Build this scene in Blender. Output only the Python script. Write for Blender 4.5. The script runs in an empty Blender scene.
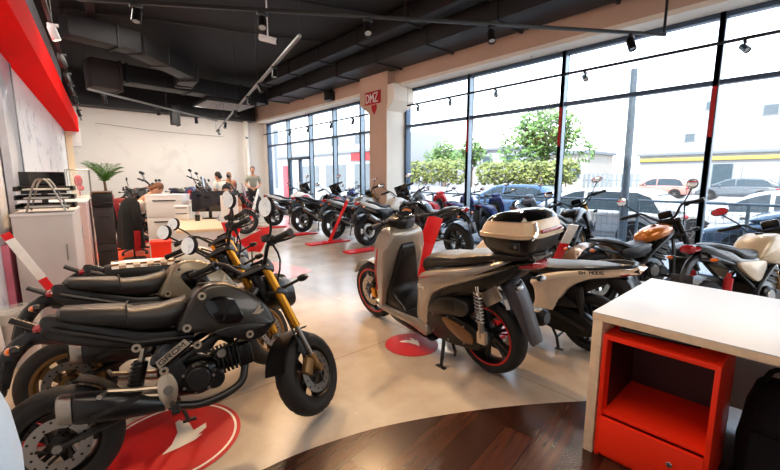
import bpy, bmesh, math, random
from mathutils import Vector, Matrix, Euler
random.seed(7)
PI = math.pi
SC = bpy.context.scene
COL = SC.collection
rad = math.radians

# ------------------------------------------------------------------ materials
MATS = {}
def _nodes(name):
    m = bpy.data.materials.new(name); m.use_nodes = True
    nt = m.node_tree; b = nt.nodes['Principled BSDF']
    return m, nt, b
def srgb(c):
    f = lambda v: v/12.92 if v <= .04045 else ((v+.055)/1.055)**2.4
    return tuple(f(v) for v in c)
def mat(name, col, rough=.5, metal=0., var=.08, scale=9., coat=0., bump=0., emit=None, estr=0., spec=.5, alpha=1., trans=0.):
    """Principled material whose colour and roughness vary a little with a noise."""
    m, nt, b = _nodes(name)
    c = srgb(col)
    tc = nt.nodes.new('ShaderNodeTexCoord'); n = nt.nodes.new('ShaderNodeTexNoise')
    n.inputs['Scale'].default_value = scale; n.inputs['Detail'].default_value = 4
    nt.links.new(tc.outputs['Object'], n.inputs['Vector'])
    r = nt.nodes.new('ShaderNodeValToRGB')
    r.color_ramp.elements[0].position = .3; r.color_ramp.elements[1].position = .7
    r.color_ramp.elements[0].color = tuple(max(0, v*(1-var)) for v in c)+(1,)
    r.color_ramp.elements[1].color = tuple(min(1, v*(1+var)) for v in c)+(1,)
    nt.links.new(n.outputs['Fac'], r.inputs['Fac']); nt.links.new(r.outputs['Color'], b.inputs['Base Color'])
    mr = nt.nodes.new('ShaderNodeMapRange'); mr.inputs['To Min'].default_value = max(0, rough*.85); mr.inputs['To Max'].default_value = min(1, rough*1.15)
    nt.links.new(n.outputs['Fac'], mr.inputs['Value']); nt.links.new(mr.outputs['Result'], b.inputs['Roughness'])
    b.inputs['Metallic'].default_value = metal
    b.inputs['Specular IOR Level'].default_value = spec
    b.inputs['Coat Weight'].default_value = coat
    b.inputs['Coat Roughness'].default_value = .08
    if bump:
        bp = nt.nodes.new('ShaderNodeBump'); bp.inputs['Strength'].default_value = bump; bp.inputs['Distance'].default_value = .004
        n2 = nt.nodes.new('ShaderNodeTexNoise'); n2.inputs['Scale'].default_value = scale*12; nt.links.new(tc.outputs['Object'], n2.inputs['Vector'])
        nt.links.new(n2.outputs['Fac'], bp.inputs['Height']); nt.links.new(bp.outputs['Normal'], b.inputs['Normal'])
    if emit:
        b.inputs['Emission Color'].default_value = srgb(emit)+(1,); b.inputs['Emission Strength'].default_value = estr
    if alpha < 1: b.inputs['Alpha'].default_value = alpha
    if trans: b.inputs['Transmission Weight'].default_value = trans
    MATS[name] = m
    return m

mat('rubber', (.085,.078,.075), .72, bump=.3, scale=14)
mat('black_plastic', (.055,.053,.056), .32, bump=.1)
mat('satin_black', (.07,.066,.064), .36)
mat('engine_black', (.06,.056,.053), .30, .35)
mat('gloss_black', (.03,.03,.035), .12, coat=.5)
mat('seat_vinyl', (.095,.088,.084), .42, bump=.35, scale=20)
mat('dark_metal', (.22,.21,.20), .4, .85)
mat('steel', (.62,.60,.57), .3, .95)
mat('bright_alloy', (.80,.74,.66), .3, .85)
mat('chrome', (.85,.85,.84), .08, 1.)
mat('mirror_glass', (.92,.95,.96), .03, 1., var=.01)
mat('gold_fork', (.80,.55,.16), .28, .8)
mat('bronze_rim', (.55,.42,.26), .4, .7)
mat('silver_paint', (.63,.605,.565), .32, .55, coat=.4)
mat('gunmetal_paint', (.165,.15,.13), .34, .35, coat=.25)
mat('sand_paint', (.80,.70,.57), .35, .15, coat=.4)
mat('cream_paint', (.93,.86,.77), .3, .05, coat=.4)
mat('flap_grey', (.22,.21,.24), .4)
mat('pale_paint', (.86,.82,.76), .3, .05, coat=.4)
mat('white_paint', (.93,.92,.90), .3, coat=.4)
mat('red_paint', (.78,.03,.05), .3, coat=.5)
mat('dark_red_paint', (.45,.03,.04), .35, coat=.4)
mat('orange_paint', (.76,.43,.12), .22, .35, coat=.7)
mat('brown_paint', (.42,.28,.15), .3, .3, coat=.5)
mat('blue_paint', (.12,.20,.42), .3, .1, coat=.5)
mat('grey_paint', (.42,.44,.46), .35, .3, coat=.4)
mat('black_paint', (.06,.06,.065), .25, .1, coat=.5)
mat('khaki_paint', (.50,.46,.38), .35, .3, coat=.3)
mat('smoke_lens', (.10,.11,.12), .05, 0, coat=1.)
mat('clear_lens', (.75,.80,.84), .06, .2, coat=1.)
mat('red_lens', (.62,.04,.10), .12, coat=1.)
mat('amber_lens', (.90,.42,.06), .18, coat=1.)
mat('red_trim', (.72,.05,.07), .4)
mat('white_mark', (.90,.88,.84), .5)
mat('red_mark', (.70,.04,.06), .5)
mat('sign_red', (.86,.05,.09), .35, coat=.2)
mat('sign_white', (.94,.92,.90), .4)
mat('pink_acrylic', (.95,.62,.60), .3, coat=.2)
mat('white_laminate', (.90,.885,.875), .35, var=.02)
mat('grey_laminate', (.77,.745,.735), .45, var=.03)
mat('plywood_edge', (.92,.82,.68), .55, var=.08, scale=30)
mat('cabinet_red', (1.,.21,.08), .45, var=.03, spec=.3)
mat('niche_shade_red', (.20,.03,.03), .5, var=.1)
mat('beam_red', (.95,.05,.03), .85, var=.03, spec=.1)
mat('table_white', (.86,.858,.855), .4, var=.015)
mat('dark_cabinet', (.19,.165,.17), .45)
mat('fabric_black', (.06,.055,.06), .9, bump=.5, scale=25)
mat('fabric_red', (.62,.05,.08), .85, bump=.4, scale=25)
mat('shirt_white', (.92,.88,.83), .8, bump=.3)
mat('shirt_grey', (.55,.55,.50), .8, bump=.3)
mat('trousers_dark', (.11,.10,.12), .85, bump=.3)
mat('jeans_blue', (.22,.26,.36), .85, bump=.3)
mat('top_orange', (.62,.42,.30), .8, bump=.3)
mat('top_white', (.90,.90,.88), .8, bump=.3)
mat('skin', (.78,.57,.46), .5, var=.05)
mat('hair_dark', (.10,.07,.06), .6, bump=.6, scale=30)
mat('hair_brown', (.45,.27,.14), .6, bump=.6, scale=30)
mat('hair_ginger', (.52,.33,.20), .6, bump=.6, scale=30)
mat('shoe_dark', (.08,.07,.07), .5)
mat('screen_dark', (.10,.09,.13), .12, coat=.4)
mat('leaf_palm', (.27,.44,.10), .5, var=.35, scale=6)
mat('leaf_tree', (0.34, 0.46, 0.2), .6, var=.35, scale=2)
mat('leaf_hedge', (0.44, 0.47, 0.22), .65, var=.35, scale=3)
mat('bark', (.42,.32,.24), .8, var=.2)
mat('pot_white', (.85,.82,.78), .4)
mat('frame_blue', (0.27, 0.34, 0.42), .35, .3)
mat('frame_lit', (.52,.58,.63), .35, .4)
mat('track_black', (.05,.05,.055), .45)
mat('track_grey', (.55,.54,.53), .4, .5)
mat('duct_dark', (.12,.108,.11), .55, .2, var=.12, scale=2)
mat('duct_brown', (.19,.15,.135), .6, .1)
mat('lamp_glow', (1,.95,.85), .4, emit=(1,.93,.80), estr=14)
mat('white_plastic', (.88,.88,.88), .4)
mat('road', (0.6, 0.59, 0.59), .8, var=.05, scale=1.2)
mat('pavement', (0.62, 0.62, 0.63), .75, var=.05, scale=3)
mat('facade_white', (0.6, 0.6, 0.61), .8, var=.03, scale=.6)
mat('facade_cream', (0.6, 0.575, 0.54), .8, var=.04, scale=.6)
mat('facade_grey', (0.46, 0.49, 0.51), .8, var=.06, scale=.6)
mat('roof_grey', (0.44, 0.46, 0.48), .7)
mat('yellow_trim', (0.66, 0.58, 0.28), .6)
mat('shop_glass', (0.26, 0.31, 0.34), .15, coat=.3)
mat('shop_red', (0.55, 0.05, 0.09), .5)
mat('car_white', (0.64, 0.645, 0.65), .25, coat=.5)
mat('car_blue', (0.19, 0.3, 0.42), .25, .3, coat=.6)
mat('car_slate', (0.26, 0.34, 0.42), .25, .3, coat=.6)
mat('car_red', (0.66, 0.46, 0.41), .3, coat=.5)
mat('car_dark', (0.28, 0.3, 0.32), .3, coat=.5)
mat('car_window', (0.15, 0.2, 0.23), .25)
mat('fence_metal', (0.38, 0.43, 0.46), .5, .4)
mat('pole_grey', (0.33, 0.37, 0.4), .5, .3)
mat('cream_wall', (.86,.72,.60), .8, var=.03, scale=2)
mat('plaster_pink', (0.8, 0.675, 0.59), .8, var=.05, scale=2)
mat('pillar_white', (.95,.91,.85), .75, var=.03, scale=2)
mat('blue_cloth', (.72,.80,.88), .55, var=.05, bump=.3)
mat('mag_red', (.75,.06,.16), .5)
mat('clear_acrylic', (.9,.95,.95), .05, alpha=.18)
mat('orange_floor', (.95,.33,.10), .45, var=.05)
mat('pink_panel', (.86,.50,.58), .4)
mat('poster_grey', (.76,.78,.82), .3, coat=.3)
mat('coral_laminate', (.90,.76,.72), .4)

# ------------------------------------------------------------------ mesh builder
def rot(ax, deg): return Matrix.Rotation(rad(deg), 4, ax)
def trn(x, y, z): return Matrix.Translation((x, y, z))
def catmull(pts, n=6, closed=False):
    P = [Vector(p) for p in pts]; out = []; L = len(P)
    rng = range(L if closed else L-1)
    for i in rng:
        p0 = P[(i-1) % L] if closed or i > 0 else P[i]*2-P[i+1]
        p1 = P[i]; p2 = P[(i+1) % L]
        p3 = P[(i+2) % L] if closed or i+2 < L else p2*2-p1
        for k in range(n):
            t = k/n
            out.append(.5*((2*p1)+(-p0+p2)*t+(2*p0-5*p1+4*p2-p3)*t*t+(-p0+3*p1-3*p2+p3)*t*t*t))
    if not closed: out.append(P[-1].copy())
    return out

class MB:
    def __init__(s, m='black_plastic', M=None):
        s.v = []; s.f = []; s.fm = []; s.names = []; s.M = M or Matrix.Identity(4); s.m = m
    def mat(s, m): s.m = m; return s
    def at(s, M): s.M = M; return s
    def add(s, vs, fs, m=None):
        m = m or s.m
        if m not in s.names: s.names.append(m)
        k = s.names.index(m); b = len(s.v)
        s.v.extend(s.M @ Vector(p) for p in vs)
        for f in fs: s.f.append(tuple(b+i for i in f)); s.fm.append(k)
        return s
    def box(s, c, d, b=.0, R=None, m=None):
        x, y, z = d[0]/2, d[1]/2, d[2]/2; b = min(b, x*.9, y*.9, z*.9)
        R = R or Matrix.Identity(4); C = Vector(c)
        vs = []; 
        if b <= 0:
            vs = [(i*x, j*y, k*z) for i in (-1,1) for j in (-1,1) for k in (-1,1)]
            fs = [(0,1,3,2),(4,6,7,5),(0,4,5,1),(2,3,7,6),(0,2,6,4),(1,5,7,3)]
            return s.add([C+(R @ Vector(p)) for p in vs], fs, m)
        bm = bmesh.new(); bmesh.ops.create_cube(bm, size=1)
        for v in bm.verts: v.co = Vector((v.co.x*2*x, v.co.y*2*y, v.co.z*2*z))
        bmesh.ops.bevel(bm, geom=bm.edges[:], offset=b, segments=2, profile=.6, affect='EDGES')
        bm.verts.index_update()
        vs = [C+(R @ v.co) for v in bm.verts]; fs = [tuple(v.index for v in f.verts) for f in bm.faces]; bm.free()
        return s.add(vs, fs, m)
    def tube(s, pts, r=.01, seg=8, n=0, m=None, caps=True, flat=1.):
        """Round bar along pts; r is a number or one per point; n>0 smooths the path."""
        P = [Vector(p) for p in pts]
        rr = list(r) if isinstance(r, (list, tuple)) else [r]*len(P)
        if n and len(P) > 2:
            Q = catmull(P, n); R2 = []
            for i in range(len(P)-1):
                for k in range(n): R2.append(rr[i]+(rr[i+1]-rr[i])*k/n)
            R2.append(rr[-1]); P, rr = Q, R2
        vs = []; N = len(P); up = None
        for i in range(N):
            t = (P[min(i+1, N-1)]-P[max(i-1, 0)])
            if t.length < 1e-9: t = Vector((0, 0, 1))
            t.normalize()
            if up is None:
                up = Vector((0,0,1)) if abs(t.z) < .9 else Vector((1,0,0))
            a = up - t*up.dot(t)
            if a.length < 1e-6: a = t.orthogonal()
            a.normalize(); bb = t.cross(a); up = a
            for k in range(seg):
                th = 2*PI*k/seg
                vs.append(P[i]+(a*math.cos(th)*flat+bb*math.sin(th))*rr[i])
        fs = []
        for i in range(N-1):
            for k in range(seg):
                k2 = (k+1) % seg
                fs.append((i*seg+k, i*seg+k2, (i+1)*seg+k2, (i+1)*seg+k))
        if caps:
            fs.append(tuple(reversed(range(seg)))); fs.append(tuple((N-1)*seg+k for k in range(seg)))
        return s.add(vs, fs, m)
    def lathe(s, prof, c=(0,0,0), axis='Y', seg=24, m=None, R=None, closed=False):
        """prof: list of (radius, offset along axis). closed joins last ring to first (a torus)."""
        C = Vector(c); vs = []
        for (r, h) in prof:
            for k in range(seg):
                th = 2*PI*k/seg; a, b2 = r*math.cos(th), r*math.sin(th)
                p = Vector((a, h, b2)) if axis == 'Y' else (Vector((a, b2, h)) if axis == 'Z' else Vector((h, a, b2)))
                vs.append(C+((R @ p) if R else p))
        n = len(prof); fs = []
        for i in range(n if closed else n-1):
            j = (i+1) % n
            for k in range(seg):
                k2 = (k+1) % seg
                fs.append((i*seg+k, i*seg+k2, j*seg+k2, j*seg+k))
        if not closed:
            if prof[0][0] > 1e-5: fs.append(tuple(reversed(range(seg))))
            if prof[-1][0] > 1e-5: fs.append(tuple((n-1)*seg+k for k in range(seg)))
        return s.add(vs, fs, m)
    def cyl(s, c, r, h, axis='Y', seg=20, b=.0, m=None, R=None):
        b = min(b, h*.45, r*.9)
        if b <= 0: return s.lathe([(r,-h/2),(r,h/2)], c, axis, seg, m, R)
        return s.lathe([(r-b,-h/2),(r,-h/2+b),(r,h/2-b),(r-b,h/2)], c, axis, seg, m, R)
    def ell(s, c, d, seg=16, R=None, m=None, e=1.):
        """Ellipsoid of full size d."""
        C = Vector(c); vs = []; rings = max(6, seg//2)
        for i in range(rings+1):
            ph = -PI/2+PI*i/rings
            for k in range(seg):
                th = 2*PI*k/seg
                p = Vector((math.cos(ph)*math.cos(th)*d[0]/2, math.cos(ph)*math.sin(th)*d[1]/2, math.sin(ph)*d[2]/2))
                vs.append(C+((R @ p) if R else p))
        fs = [(i*seg+k, i*seg+(k+1) % seg, (i+1)*seg+(k+1) % seg, (i+1)*seg+k) for i in range(rings) for k in range(seg)]
        return s.add(vs, fs, m)
    def loft(s, rings, m=None, caps=True):
        n = len(rings[0]); vs = [p for r in rings for p in r]; fs = []
        for i in range(len(rings)-1):
            for k in range(n):
                k2 = (k+1) % n
                fs.append((i*n+k, i*n+k2, (i+1)*n+k2, (i+1)*n+k))
        if caps:
            fs.append(tuple(reversed(range(n)))); fs.append(tuple((len(rings)-1)*n+k for k in range(n)))
        return s.add(vs, fs, m)
    def sect(s, st, seg=16, m=None, e=2.4):
        """Loft along x through super-elliptic sections; st rows: (x, z centre, half width, half height up, half height down[, y])."""
        rings = []
        for row in st:
            x, zc, hw, hu, hd = row[:5]; yc = row[5] if len(row) > 5 else 0
            ring = []
            for k in range(seg):
                th = 2*PI*k/seg; c, sn = math.cos(th), math.sin(th)
                y = math.copysign(abs(c)**(2/e), c)*hw; z = math.copysign(abs(sn)**(2/e), sn)
                ring.append((x, yc+y, zc+(z*hu if z > 0 else z*hd)))
            rings.append(ring)
        return s.loft(rings, m)
    def pillow(s, outline, hw, e=.02, n=4, wf=None, yc=0, m=None, hw0=None, sharp=False):
        """Closed side silhouette (x, z) given a thickness of 2*hw with rounded edges; wf(x, z) scales the thickness."""
        O = [Vector((p[0], p[1], 0)) for p in outline]
        if n > 1 and not sharp:
            O = catmull(O, n, True)
        A = sum(O[i].x*O[(i+1) % len(O)].y-O[(i+1) % len(O)].x*O[i].y for i in range(len(O)))
        if A < 0: O.reverse()
        L = len(O); nor = []
        for i in range(L):
            a = (O[i]-O[i-1]); b2 = (O[(i+1) % L]-O[i])
            if a.length > 1e-9: a.normalize()
            if b2.length > 1e-9: b2.normalize()
            t = a+b2
            nn = Vector((-t.y, t.x, 0))
            if nn.length < 1e-6: nn = Vector((-a.y, a.x, 0))
            nor.append(nn.normalized())
        lo = -hw if hw0 is None else hw0
        layers = [(lo, e), (lo+.3*e, .35*e), (lo+e, 0), (hw-e, 0), (hw-.3*e, .35*e), (hw, e)]
        vs = []
        for (y, ins) in layers:
            for i in range(L):
                p = O[i]+nor[i]*ins
                k = wf(p.x, p.y) if wf else 1
                vs.append((p.x, yc+y*k, p.y))
        fs = []
        for i in range(len(layers)-1):
            for k in range(L):
                k2 = (k+1) % L
                fs.append((i*L+k, (i+1)*L+k, (i+1)*L+k2, i*L+k2))
        fs.append(tuple(range(L))); fs.append(tuple((len(layers)-1)*L+k for k in reversed(range(L))))
        return s.add(vs, fs, m)
    def plate(s, outline, t, M=None, m=None):
        """Flat polygon in local x,y thickened by t along z and placed by M."""
        L = len(outline); M = M or Matrix.Identity(4)
        vs = [M @ Vector((p[0], p[1], -t/2)) for p in outline]+[M @ Vector((p[0], p[1], t/2)) for p in outline]
        fs = [tuple(reversed(range(L))), tuple(range(L, 2*L))]+[(k, (k+1) % L, L+(k+1) % L, L+k) for k in range(L)]
        return s.add(vs, fs, m)
    def ribbon(s, pts, w, t, m=None, n=0):
        """A strip lying along a path in the xz plane, w wide in y, t thick (mudguards, straps)."""
        P = [Vector(p) for p in pts]
        ws = list(w) if isinstance(w, (list, tuple)) else [w]*len(P)
        if n and len(P) > 2:
            W2 = []
            for i in range(len(P)-1):
                for k in range(n): W2.append(ws[i]+(ws[i+1]-ws[i])*k/n)
            W2.append(ws[-1]); P, ws = catmull(P, n), W2
        rings = []
        for i in range(len(P)):
            d = P[min(i+1, len(P)-1)]-P[max(i-1, 0)]; d.normalize(); nn = Vector((-d.z, 0, d.x))
            w2 = ws[i]/2; q = P[i]
            Y = Vector((0, 1, 0))
            rings.append([q-Y*w2-nn*t*1.6, q-Y*w2*.82, q+nn*t*.2-Y*w2*.4, q+nn*t*.4, q+nn*t*.2+Y*w2*.4, q+Y*w2*.82, q+Y*w2-nn*t*1.6, q+Y*w2*.8-nn*t*1.3, q-nn*t, q-Y*w2*.8-nn*t*1.3])
        return s.loft(rings, m)
    def build(s, name, parent=None, smooth=True, angle=38):
        me = bpy.data.meshes.new(name)
        me.from_pydata([tuple(p) for p in s.v], [], s.f)
        for nm in s.names: me.materials.append(MATS[nm])
        if len(s.names) > 1: me.polygons.foreach_set('material_index', s.fm)
        bm = bmesh.new(); bm.from_mesh(me)
        bmesh.ops.recalc_face_normals(bm, faces=bm.faces[:]); bm.to_mesh(me); bm.free()
        if smooth:
            me.polygons.foreach_set('use_smooth', [True]*len(me.polygons))
            try: me.set_sharp_from_angle(angle=rad(angle))
            except Exception: pass
        me.update()
        o = bpy.data.objects.new(name, me); COL.objects.link(o)
        if parent is not None: o.parent = parent
        return o

def tag(o, label=None, cat=None, group=None, kind=None):
    if label: o['label'] = label
    if cat: o['category'] = cat
    if group: o['group'] = group
    if kind: o['kind'] = kind
    return o
def thing(name, label, cat, M=None, group=None):
    o = bpy.data.objects.new(name, None); COL.objects.link(o); o.empty_display_size = .1
    if M is not None: o.matrix_world = M
    return tag(o, label, cat, group)
def struct(name, mb, **k):
    return tag(mb.build(name, **k), kind='structure')
def dup(o, M=None, label=None, parent=None, swap=None, group=None):
    """A copy of a thing with copies of its parts and their sub-parts; swap = {material: other material}."""
    c = o.copy(); COL.objects.link(c); c.parent = parent
    if swap and c.data is not None and any(m and m.name in swap for m in c.data.materials):
        c.data = c.data.copy()
        for i, m in enumerate(c.data.materials):
            if m and m.name in swap: c.data.materials[i] = MATS[swap[m.name]]
    for ch in list(o.children): dup(ch, None, None, c, swap)
    if M is not None: c.matrix_world = M
    if label: c['label'] = label
    if group: c['group'] = group
    return c
def heading(A, B, lean=0):
    """Frame of a two-wheeler standing with its rear tyre at A and its front tyre at B, leaning to its left."""
    dx, dy = B[0]-A[0], B[1]-A[1]
    return trn((A[0]+B[0])/2, (A[1]+B[1])/2, .062*math.sin(rad(lean))) @ Matrix.Rotation(math.atan2(dy, dx), 4, 'Z') @ rot('X', -lean)
def place(x, y, deg, lean=0, z=0): return trn(x, y, z+.075*math.sin(rad(lean))) @ rot('Z', deg) @ rot('X', -lean)
def circle(r, n=48, rx=None): return [(r*math.cos(2*PI*k/n), (rx or r)*math.sin(2*PI*k/n)) for k in range(n)]

# block letters made of thin strokes, so that writing is real geometry: unit cell 0..1 x 0..1
GL = {'A':[((0,0),(.5,1)),((.5,1),(1,0)),((.2,.4),(.8,.4))],'B':[((0,0),(0,1)),((0,1),(.8,.9)),((.8,.9),(.8,.55)),((0,.5),(.9,.45)),((.9,.45),(.9,.1)),((0,0),(.9,.1))],
 'D':[((0,0),(0,1)),((0,1),(.7,.9)),((.7,.9),(1,.5)),((1,.5),(.7,.1)),((.7,.1),(0,0))],'E':[((0,0),(0,1)),((0,1),(1,1)),((0,.5),(.8,.5)),((0,0),(1,0))],
 'G':[((1,.85),(.6,1)),((.6,1),(0,.8)),((0,.8),(0,.2)),((0,.2),(.5,0)),((.5,0),(1,.1)),((1,.1),(1,.45)),((1,.45),(.55,.45))],'H':[((0,0),(0,1)),((1,0),(1,1)),((0,.5),(1,.5))],
 'I':[((.5,0),(.5,1))],'L':[((0,0),(0,1)),((0,0),(1,0))],'M':[((0,0),(0,1)),((0,1),(.5,.4)),((.5,.4),(1,1)),((1,1),(1,0))],'N':[((0,0),(0,1)),((0,1),(1,0)),((1,0),(1,1))],
 'O':[((0,.1),(0,.9)),((0,.9),(.5,1)),((.5,1),(1,.9)),((1,.9),(1,.1)),((1,.1),(.5,0)),((.5,0),(0,.1))],'R':[((0,0),(0,1)),((0,1),(.9,.95)),((.9,.95),(.9,.55)),((.9,.55),(0,.5)),((.4,.5),(1,0))],
 'S':[((1,.9),(.3,1)),((.3,1),(0,.75)),((0,.75),(1,.3)),((1,.3),(.7,0)),((.7,0),(0,.1))],'V':[((0,1),(.5,0)),((.5,0),(1,1))],'Z':[((0,1),(1,1)),((1,1),(0,0)),((0,0),(1,0))],
 'U':[((0,1),(0,.1)),((0,.1),(.5,0)),((.5,0),(1,.1)),((1,.1),(1,1))],'T':[((.5,0),(.5,1)),((0,1),(1,1))],'1':[((.5,0),(.5,1)),((.5,1),(.2,.8))],'X':[((0,0),(1,1)),((0,1),(1,0))]}
def letters(mb, text, M, h, w, gap=.35, st=.16, t=.002, m='white_mark'):
    """Writes text in the x (along) / y (up) plane of M, letters h tall and w wide."""
    x = 0
    for ch in text:
        for (a, b) in GL.get(ch, []):
            p = Vector((x+a[0]*w, a[1]*h)); q = Vector((x+b[0]*w, b[1]*h)); d = q-p
            nn = Vector((-d.y, d.x)).normalized()*h*st/2; e = d.normalized()*h*st*.35
            mb.plate([tuple(p-e-nn), tuple(q+e-nn), tuple(q+e+nn), tuple(p-e+nn)], t, M, m)
        x += w*(1+gap)
def wing(mb, M, s, m='white_mark', t=.002):
    """A stylised feathered wing mark."""
    out = [(0,0),(.30,.16),(.62,.50),(.80,.95),(.92,.98),(1,.62),(.9,.25),(1.25,.28),(1.15,.1),(.85,0),(.95,-.06),(.7,-.12),(.35,-.08)]
    mb.plate([(p[0]*s, p[1]*s) for p in out], t, M, m)
# ------------------------------------------------------------------ two-wheelers (local frame: x forward, y left, z up, origin on the floor between the tyres)
def wheel(root, name, x, R, w, rim='dark_metal', spokes=5, S=None, disc=None, rimr=None, wire=False, lo=False, y=0, stripe=None, twin=True):
    """tyre > rim, brake_disc ; S places the steered front wheel."""
    T = (S or Matrix.Identity(4)) @ trn(x, y, R)
    rr = rimr or R-.09
    seg = 28 if lo else 84
    hw = w/2; prof = []
    for a in range(-6, 7):
        th = a/6*rad(98)
        prof.append((rr+.012+(R-rr-.012)*(max(0, math.cos(th*.92))**.75), hw*math.sin(th)/math.sin(rad(90)) if abs(a) < 6 else hw*.82*(1 if a > 0 else -1)))
    t = MB('rubber', T); vs = []; n = len(prof)
    for i, (r, h) in enumerate(prof):
        for k in range(seg):
            g = 0
            if not lo and 2 <= i <= n-3:
                q = (k*2+abs(i-n//2)*3) % 8
                g = -.005 if q < 2 and i != n//2 else 0
            th = 2*PI*k/seg
            vs.append(((r+g)*math.cos(th), h, (r+g)*math.sin(th)))
    fs = [(i*seg+k, i*seg+(k+1) % seg, (i+1)*seg+(k+1) % seg, (i+1)*seg+k) for i in range(n-1) for k in range(seg)]
    t.add(vs, fs)
    wo = t.build(name, root, angle=60)
    r = MB(rim, T)
    sg = 24 if lo else 48
    r.lathe([(rr+.014,-hw*.80),(rr+.016,-hw*.86),(rr-.002,-hw*.84),(rr-.014,-hw*.6),(rr-.022,0),(rr-.014,hw*.6),(rr-.002,hw*.84),(rr+.016,hw*.86),(rr+.014,hw*.80),(rr-.006,0)], seg=sg, closed=True)
    if stripe: r.lathe([(rr+.012,-hw*.885),(rr+.012,-hw*.87),(rr-.002,-hw*.86),(rr-.002,-hw*.875)], seg=sg, closed=True, m=stripe); r.lathe([(rr+.012,hw*.885),(rr+.012,hw*.87),(rr-.002,hw*.86),(rr-.002,hw*.875)], seg=sg, closed=True, m=stripe)
    r.cyl((0,0,0), .045, w*.9, seg=16, b=.008); r.cyl((0,0,0), .016, w*1.5, seg=10, m='steel')
    if wire:
        for k in range(24):
            a, b2 = 2*PI*k/24, 2*PI*(k+(2 if k % 2 else -2))/24
            sd = .03 if k % 2 else -.03
            r.tube([(.04*math.cos(b2), sd, .04*math.sin(b2)), ((rr-.012)*math.cos(a), 0, (rr-.012)*math.sin(a))], .0022, 4, m='steel')
    else:
        for k in range(spokes):
            for dth in ((-.13, .13) if twin else (0,)):
                a = 2*PI*k/spokes; b2 = a+dth
                p0 = Vector((.035*math.cos(a+dth*2.2), 0, .035*math.sin(a+dth*2.2))); p1 = Vector(((rr-.015)*math.cos(b2*1), 0, (rr-.015)*math.sin(b2)))
                d = (p1-p0).normalized(); s = Vector((-d.z, 0, d.x)); ww = .010 if twin else .017
                ring = lambda p, a1, b1: [p+s*a1-Vector((0,b1,0)), p+s*a1+Vector((0,b1,0)), p-s*a1+Vector((0,b1,0)), p-s*a1-Vector((0,b1,0))]
                r.loft([ring(p0, ww*1.5, w*.17), ring((p0+p1)/2, ww*.9, w*.13), ring(p1, ww*1.7, w*.16)])
    r.build('rim', wo)
    for sd in (disc or ()):
        dm = MB('steel', T); rd = min(rr*.78, .15)
        dm.lathe([(rd*.62, sd*hw*.98-.002),(rd, sd*hw*.98-.002),(rd, sd*hw*.98+.002),(rd*.62, sd*hw*.98+.002)], seg=32, closed=True)
        for k in range(6):
            a = 2*PI*k/6
            dm.tube([(.04*math.cos(a+.5), sd*hw*.96, .04*math.sin(a+.5)), (rd*.66*math.cos(a), sd*hw*.98, rd*.66*math.sin(a))], .007, 5, m='dark_metal')
        if not lo:
            for k in range(18):
                a = 2*PI*k/18
                dm.cyl((rd*(.74+.08*(k % 3))*math.cos(a), sd*hw*.98, rd*(.74+.08*(k % 3))*math.sin(a)), .006, .0052, seg=6, m='rubber')
        dm.build('brake_disc', wo)
    return wo

def steer_matrix(hx, hz, rake, ang):
    ax = Vector((-math.sin(rad(rake)), 0, math.cos(rad(rake))))
    P = Vector((hx, 0, hz))
    return Matrix.Translation(P) @ Matrix.Rotation(rad(ang), 4, ax) @ Matrix.Translation(-P)

def mirrors(root, S, ends, stems, shape='round', glass='mirror_glass', back='black_plastic', r=.055, wd=.07, lo=False):
    """Two rear-view mirrors: head > glass, on thin stems."""
    for (b, e) in zip(stems, ends):
        m = MB('black_plastic', S); b = Vector(b); e = Vector(e)
        m.tube([b, b*.55+e*.45+Vector((.02,0,.0)), e], .007, 6, n=3)
        Rm = rot('Z', 8 if e.y > 0 else -8)
        d = (.03, r*2, r*2) if shape == 'round' else (.035, wd*2, r*1.5)
        m.ell(e+Vector((.006,0,.02)), d, 16, Rm, m=back)
        o = m.build('mirror', root)
        rr = r*.88; ry = rr if shape == 'round' else wd*.88; rz = rr if shape == 'round' else r*.62
        g = MB(glass, S @ Matrix.Translation(e+Vector((-.006,0,.02))) @ Rm @ Matrix.Diagonal((1, ry, rz, 1)))
        g.lathe([(1e-6,-.0135),(.6,-.013),(1,-.0095)], (0,0,0), 'X', 24)
        g.build('mirror_glass', o)

def grips_levers(root, S, R, L, inR, inL, lo=False):
    """Two rubber grips with their levers; R and L are bar ends, inR and inL the inner ends of the grips."""
    for e, i in ((R, inR), (L, inL)):
        e = Vector(e); i = Vector(i)
        g = MB('rubber', S); g.tube([i, e], .0175, 10); g.tube([e, e+(e-i).normalized()*.02], .02, 10, m='dark_metal')
        sw = i-(e-i).normalized()*.035
        g.tube([i, sw], .026, 8, m='black_plastic'); g.build('grip', root)
        l = MB('satin_black' if lo else 'dark_metal', S)
        d = (e-i).normalized()
        l.tube([sw+Vector((.03,0,.0)), i+Vector((.06,0,-.002)), (i+e)/2+Vector((.07,0,-.006)), e+Vector((.045,0,-.012))], [.009,.007,.006,.008], 6, n=3); l.build('lever', root)

def blinker(root, M, p, q, lens='amber_lens', s=1.):
    b = MB('black_plastic', M); p = Vector(p); q = Vector(q)
    b.tube([p, q], .009*s, 6); d = (q-p).normalized()
    b.ell(q+d*.025*s, (.05*s,.075*s,.042*s), 10); o = b.build('turn_signal', root)
    l = MB(lens, M); l.ell(q+d*.027*s+Vector((-.012*s if p.x < 0 else .012*s, 0, 0)), (.04*s,.062*s,.034*s), 10); l.build('lens', o)

def bolt_ring(mb, c, r, side=-1, m='bright_alloy'):
    mb.lathe([(r*.45,-.006),(r*.95,-.006),(r,0),(r*.95,.006),(r*.45,.006)], c, 'Y', 16, m, closed=True)
    mb.cyl(c, r*.46, .004, seg=10, m='rubber')

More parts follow.
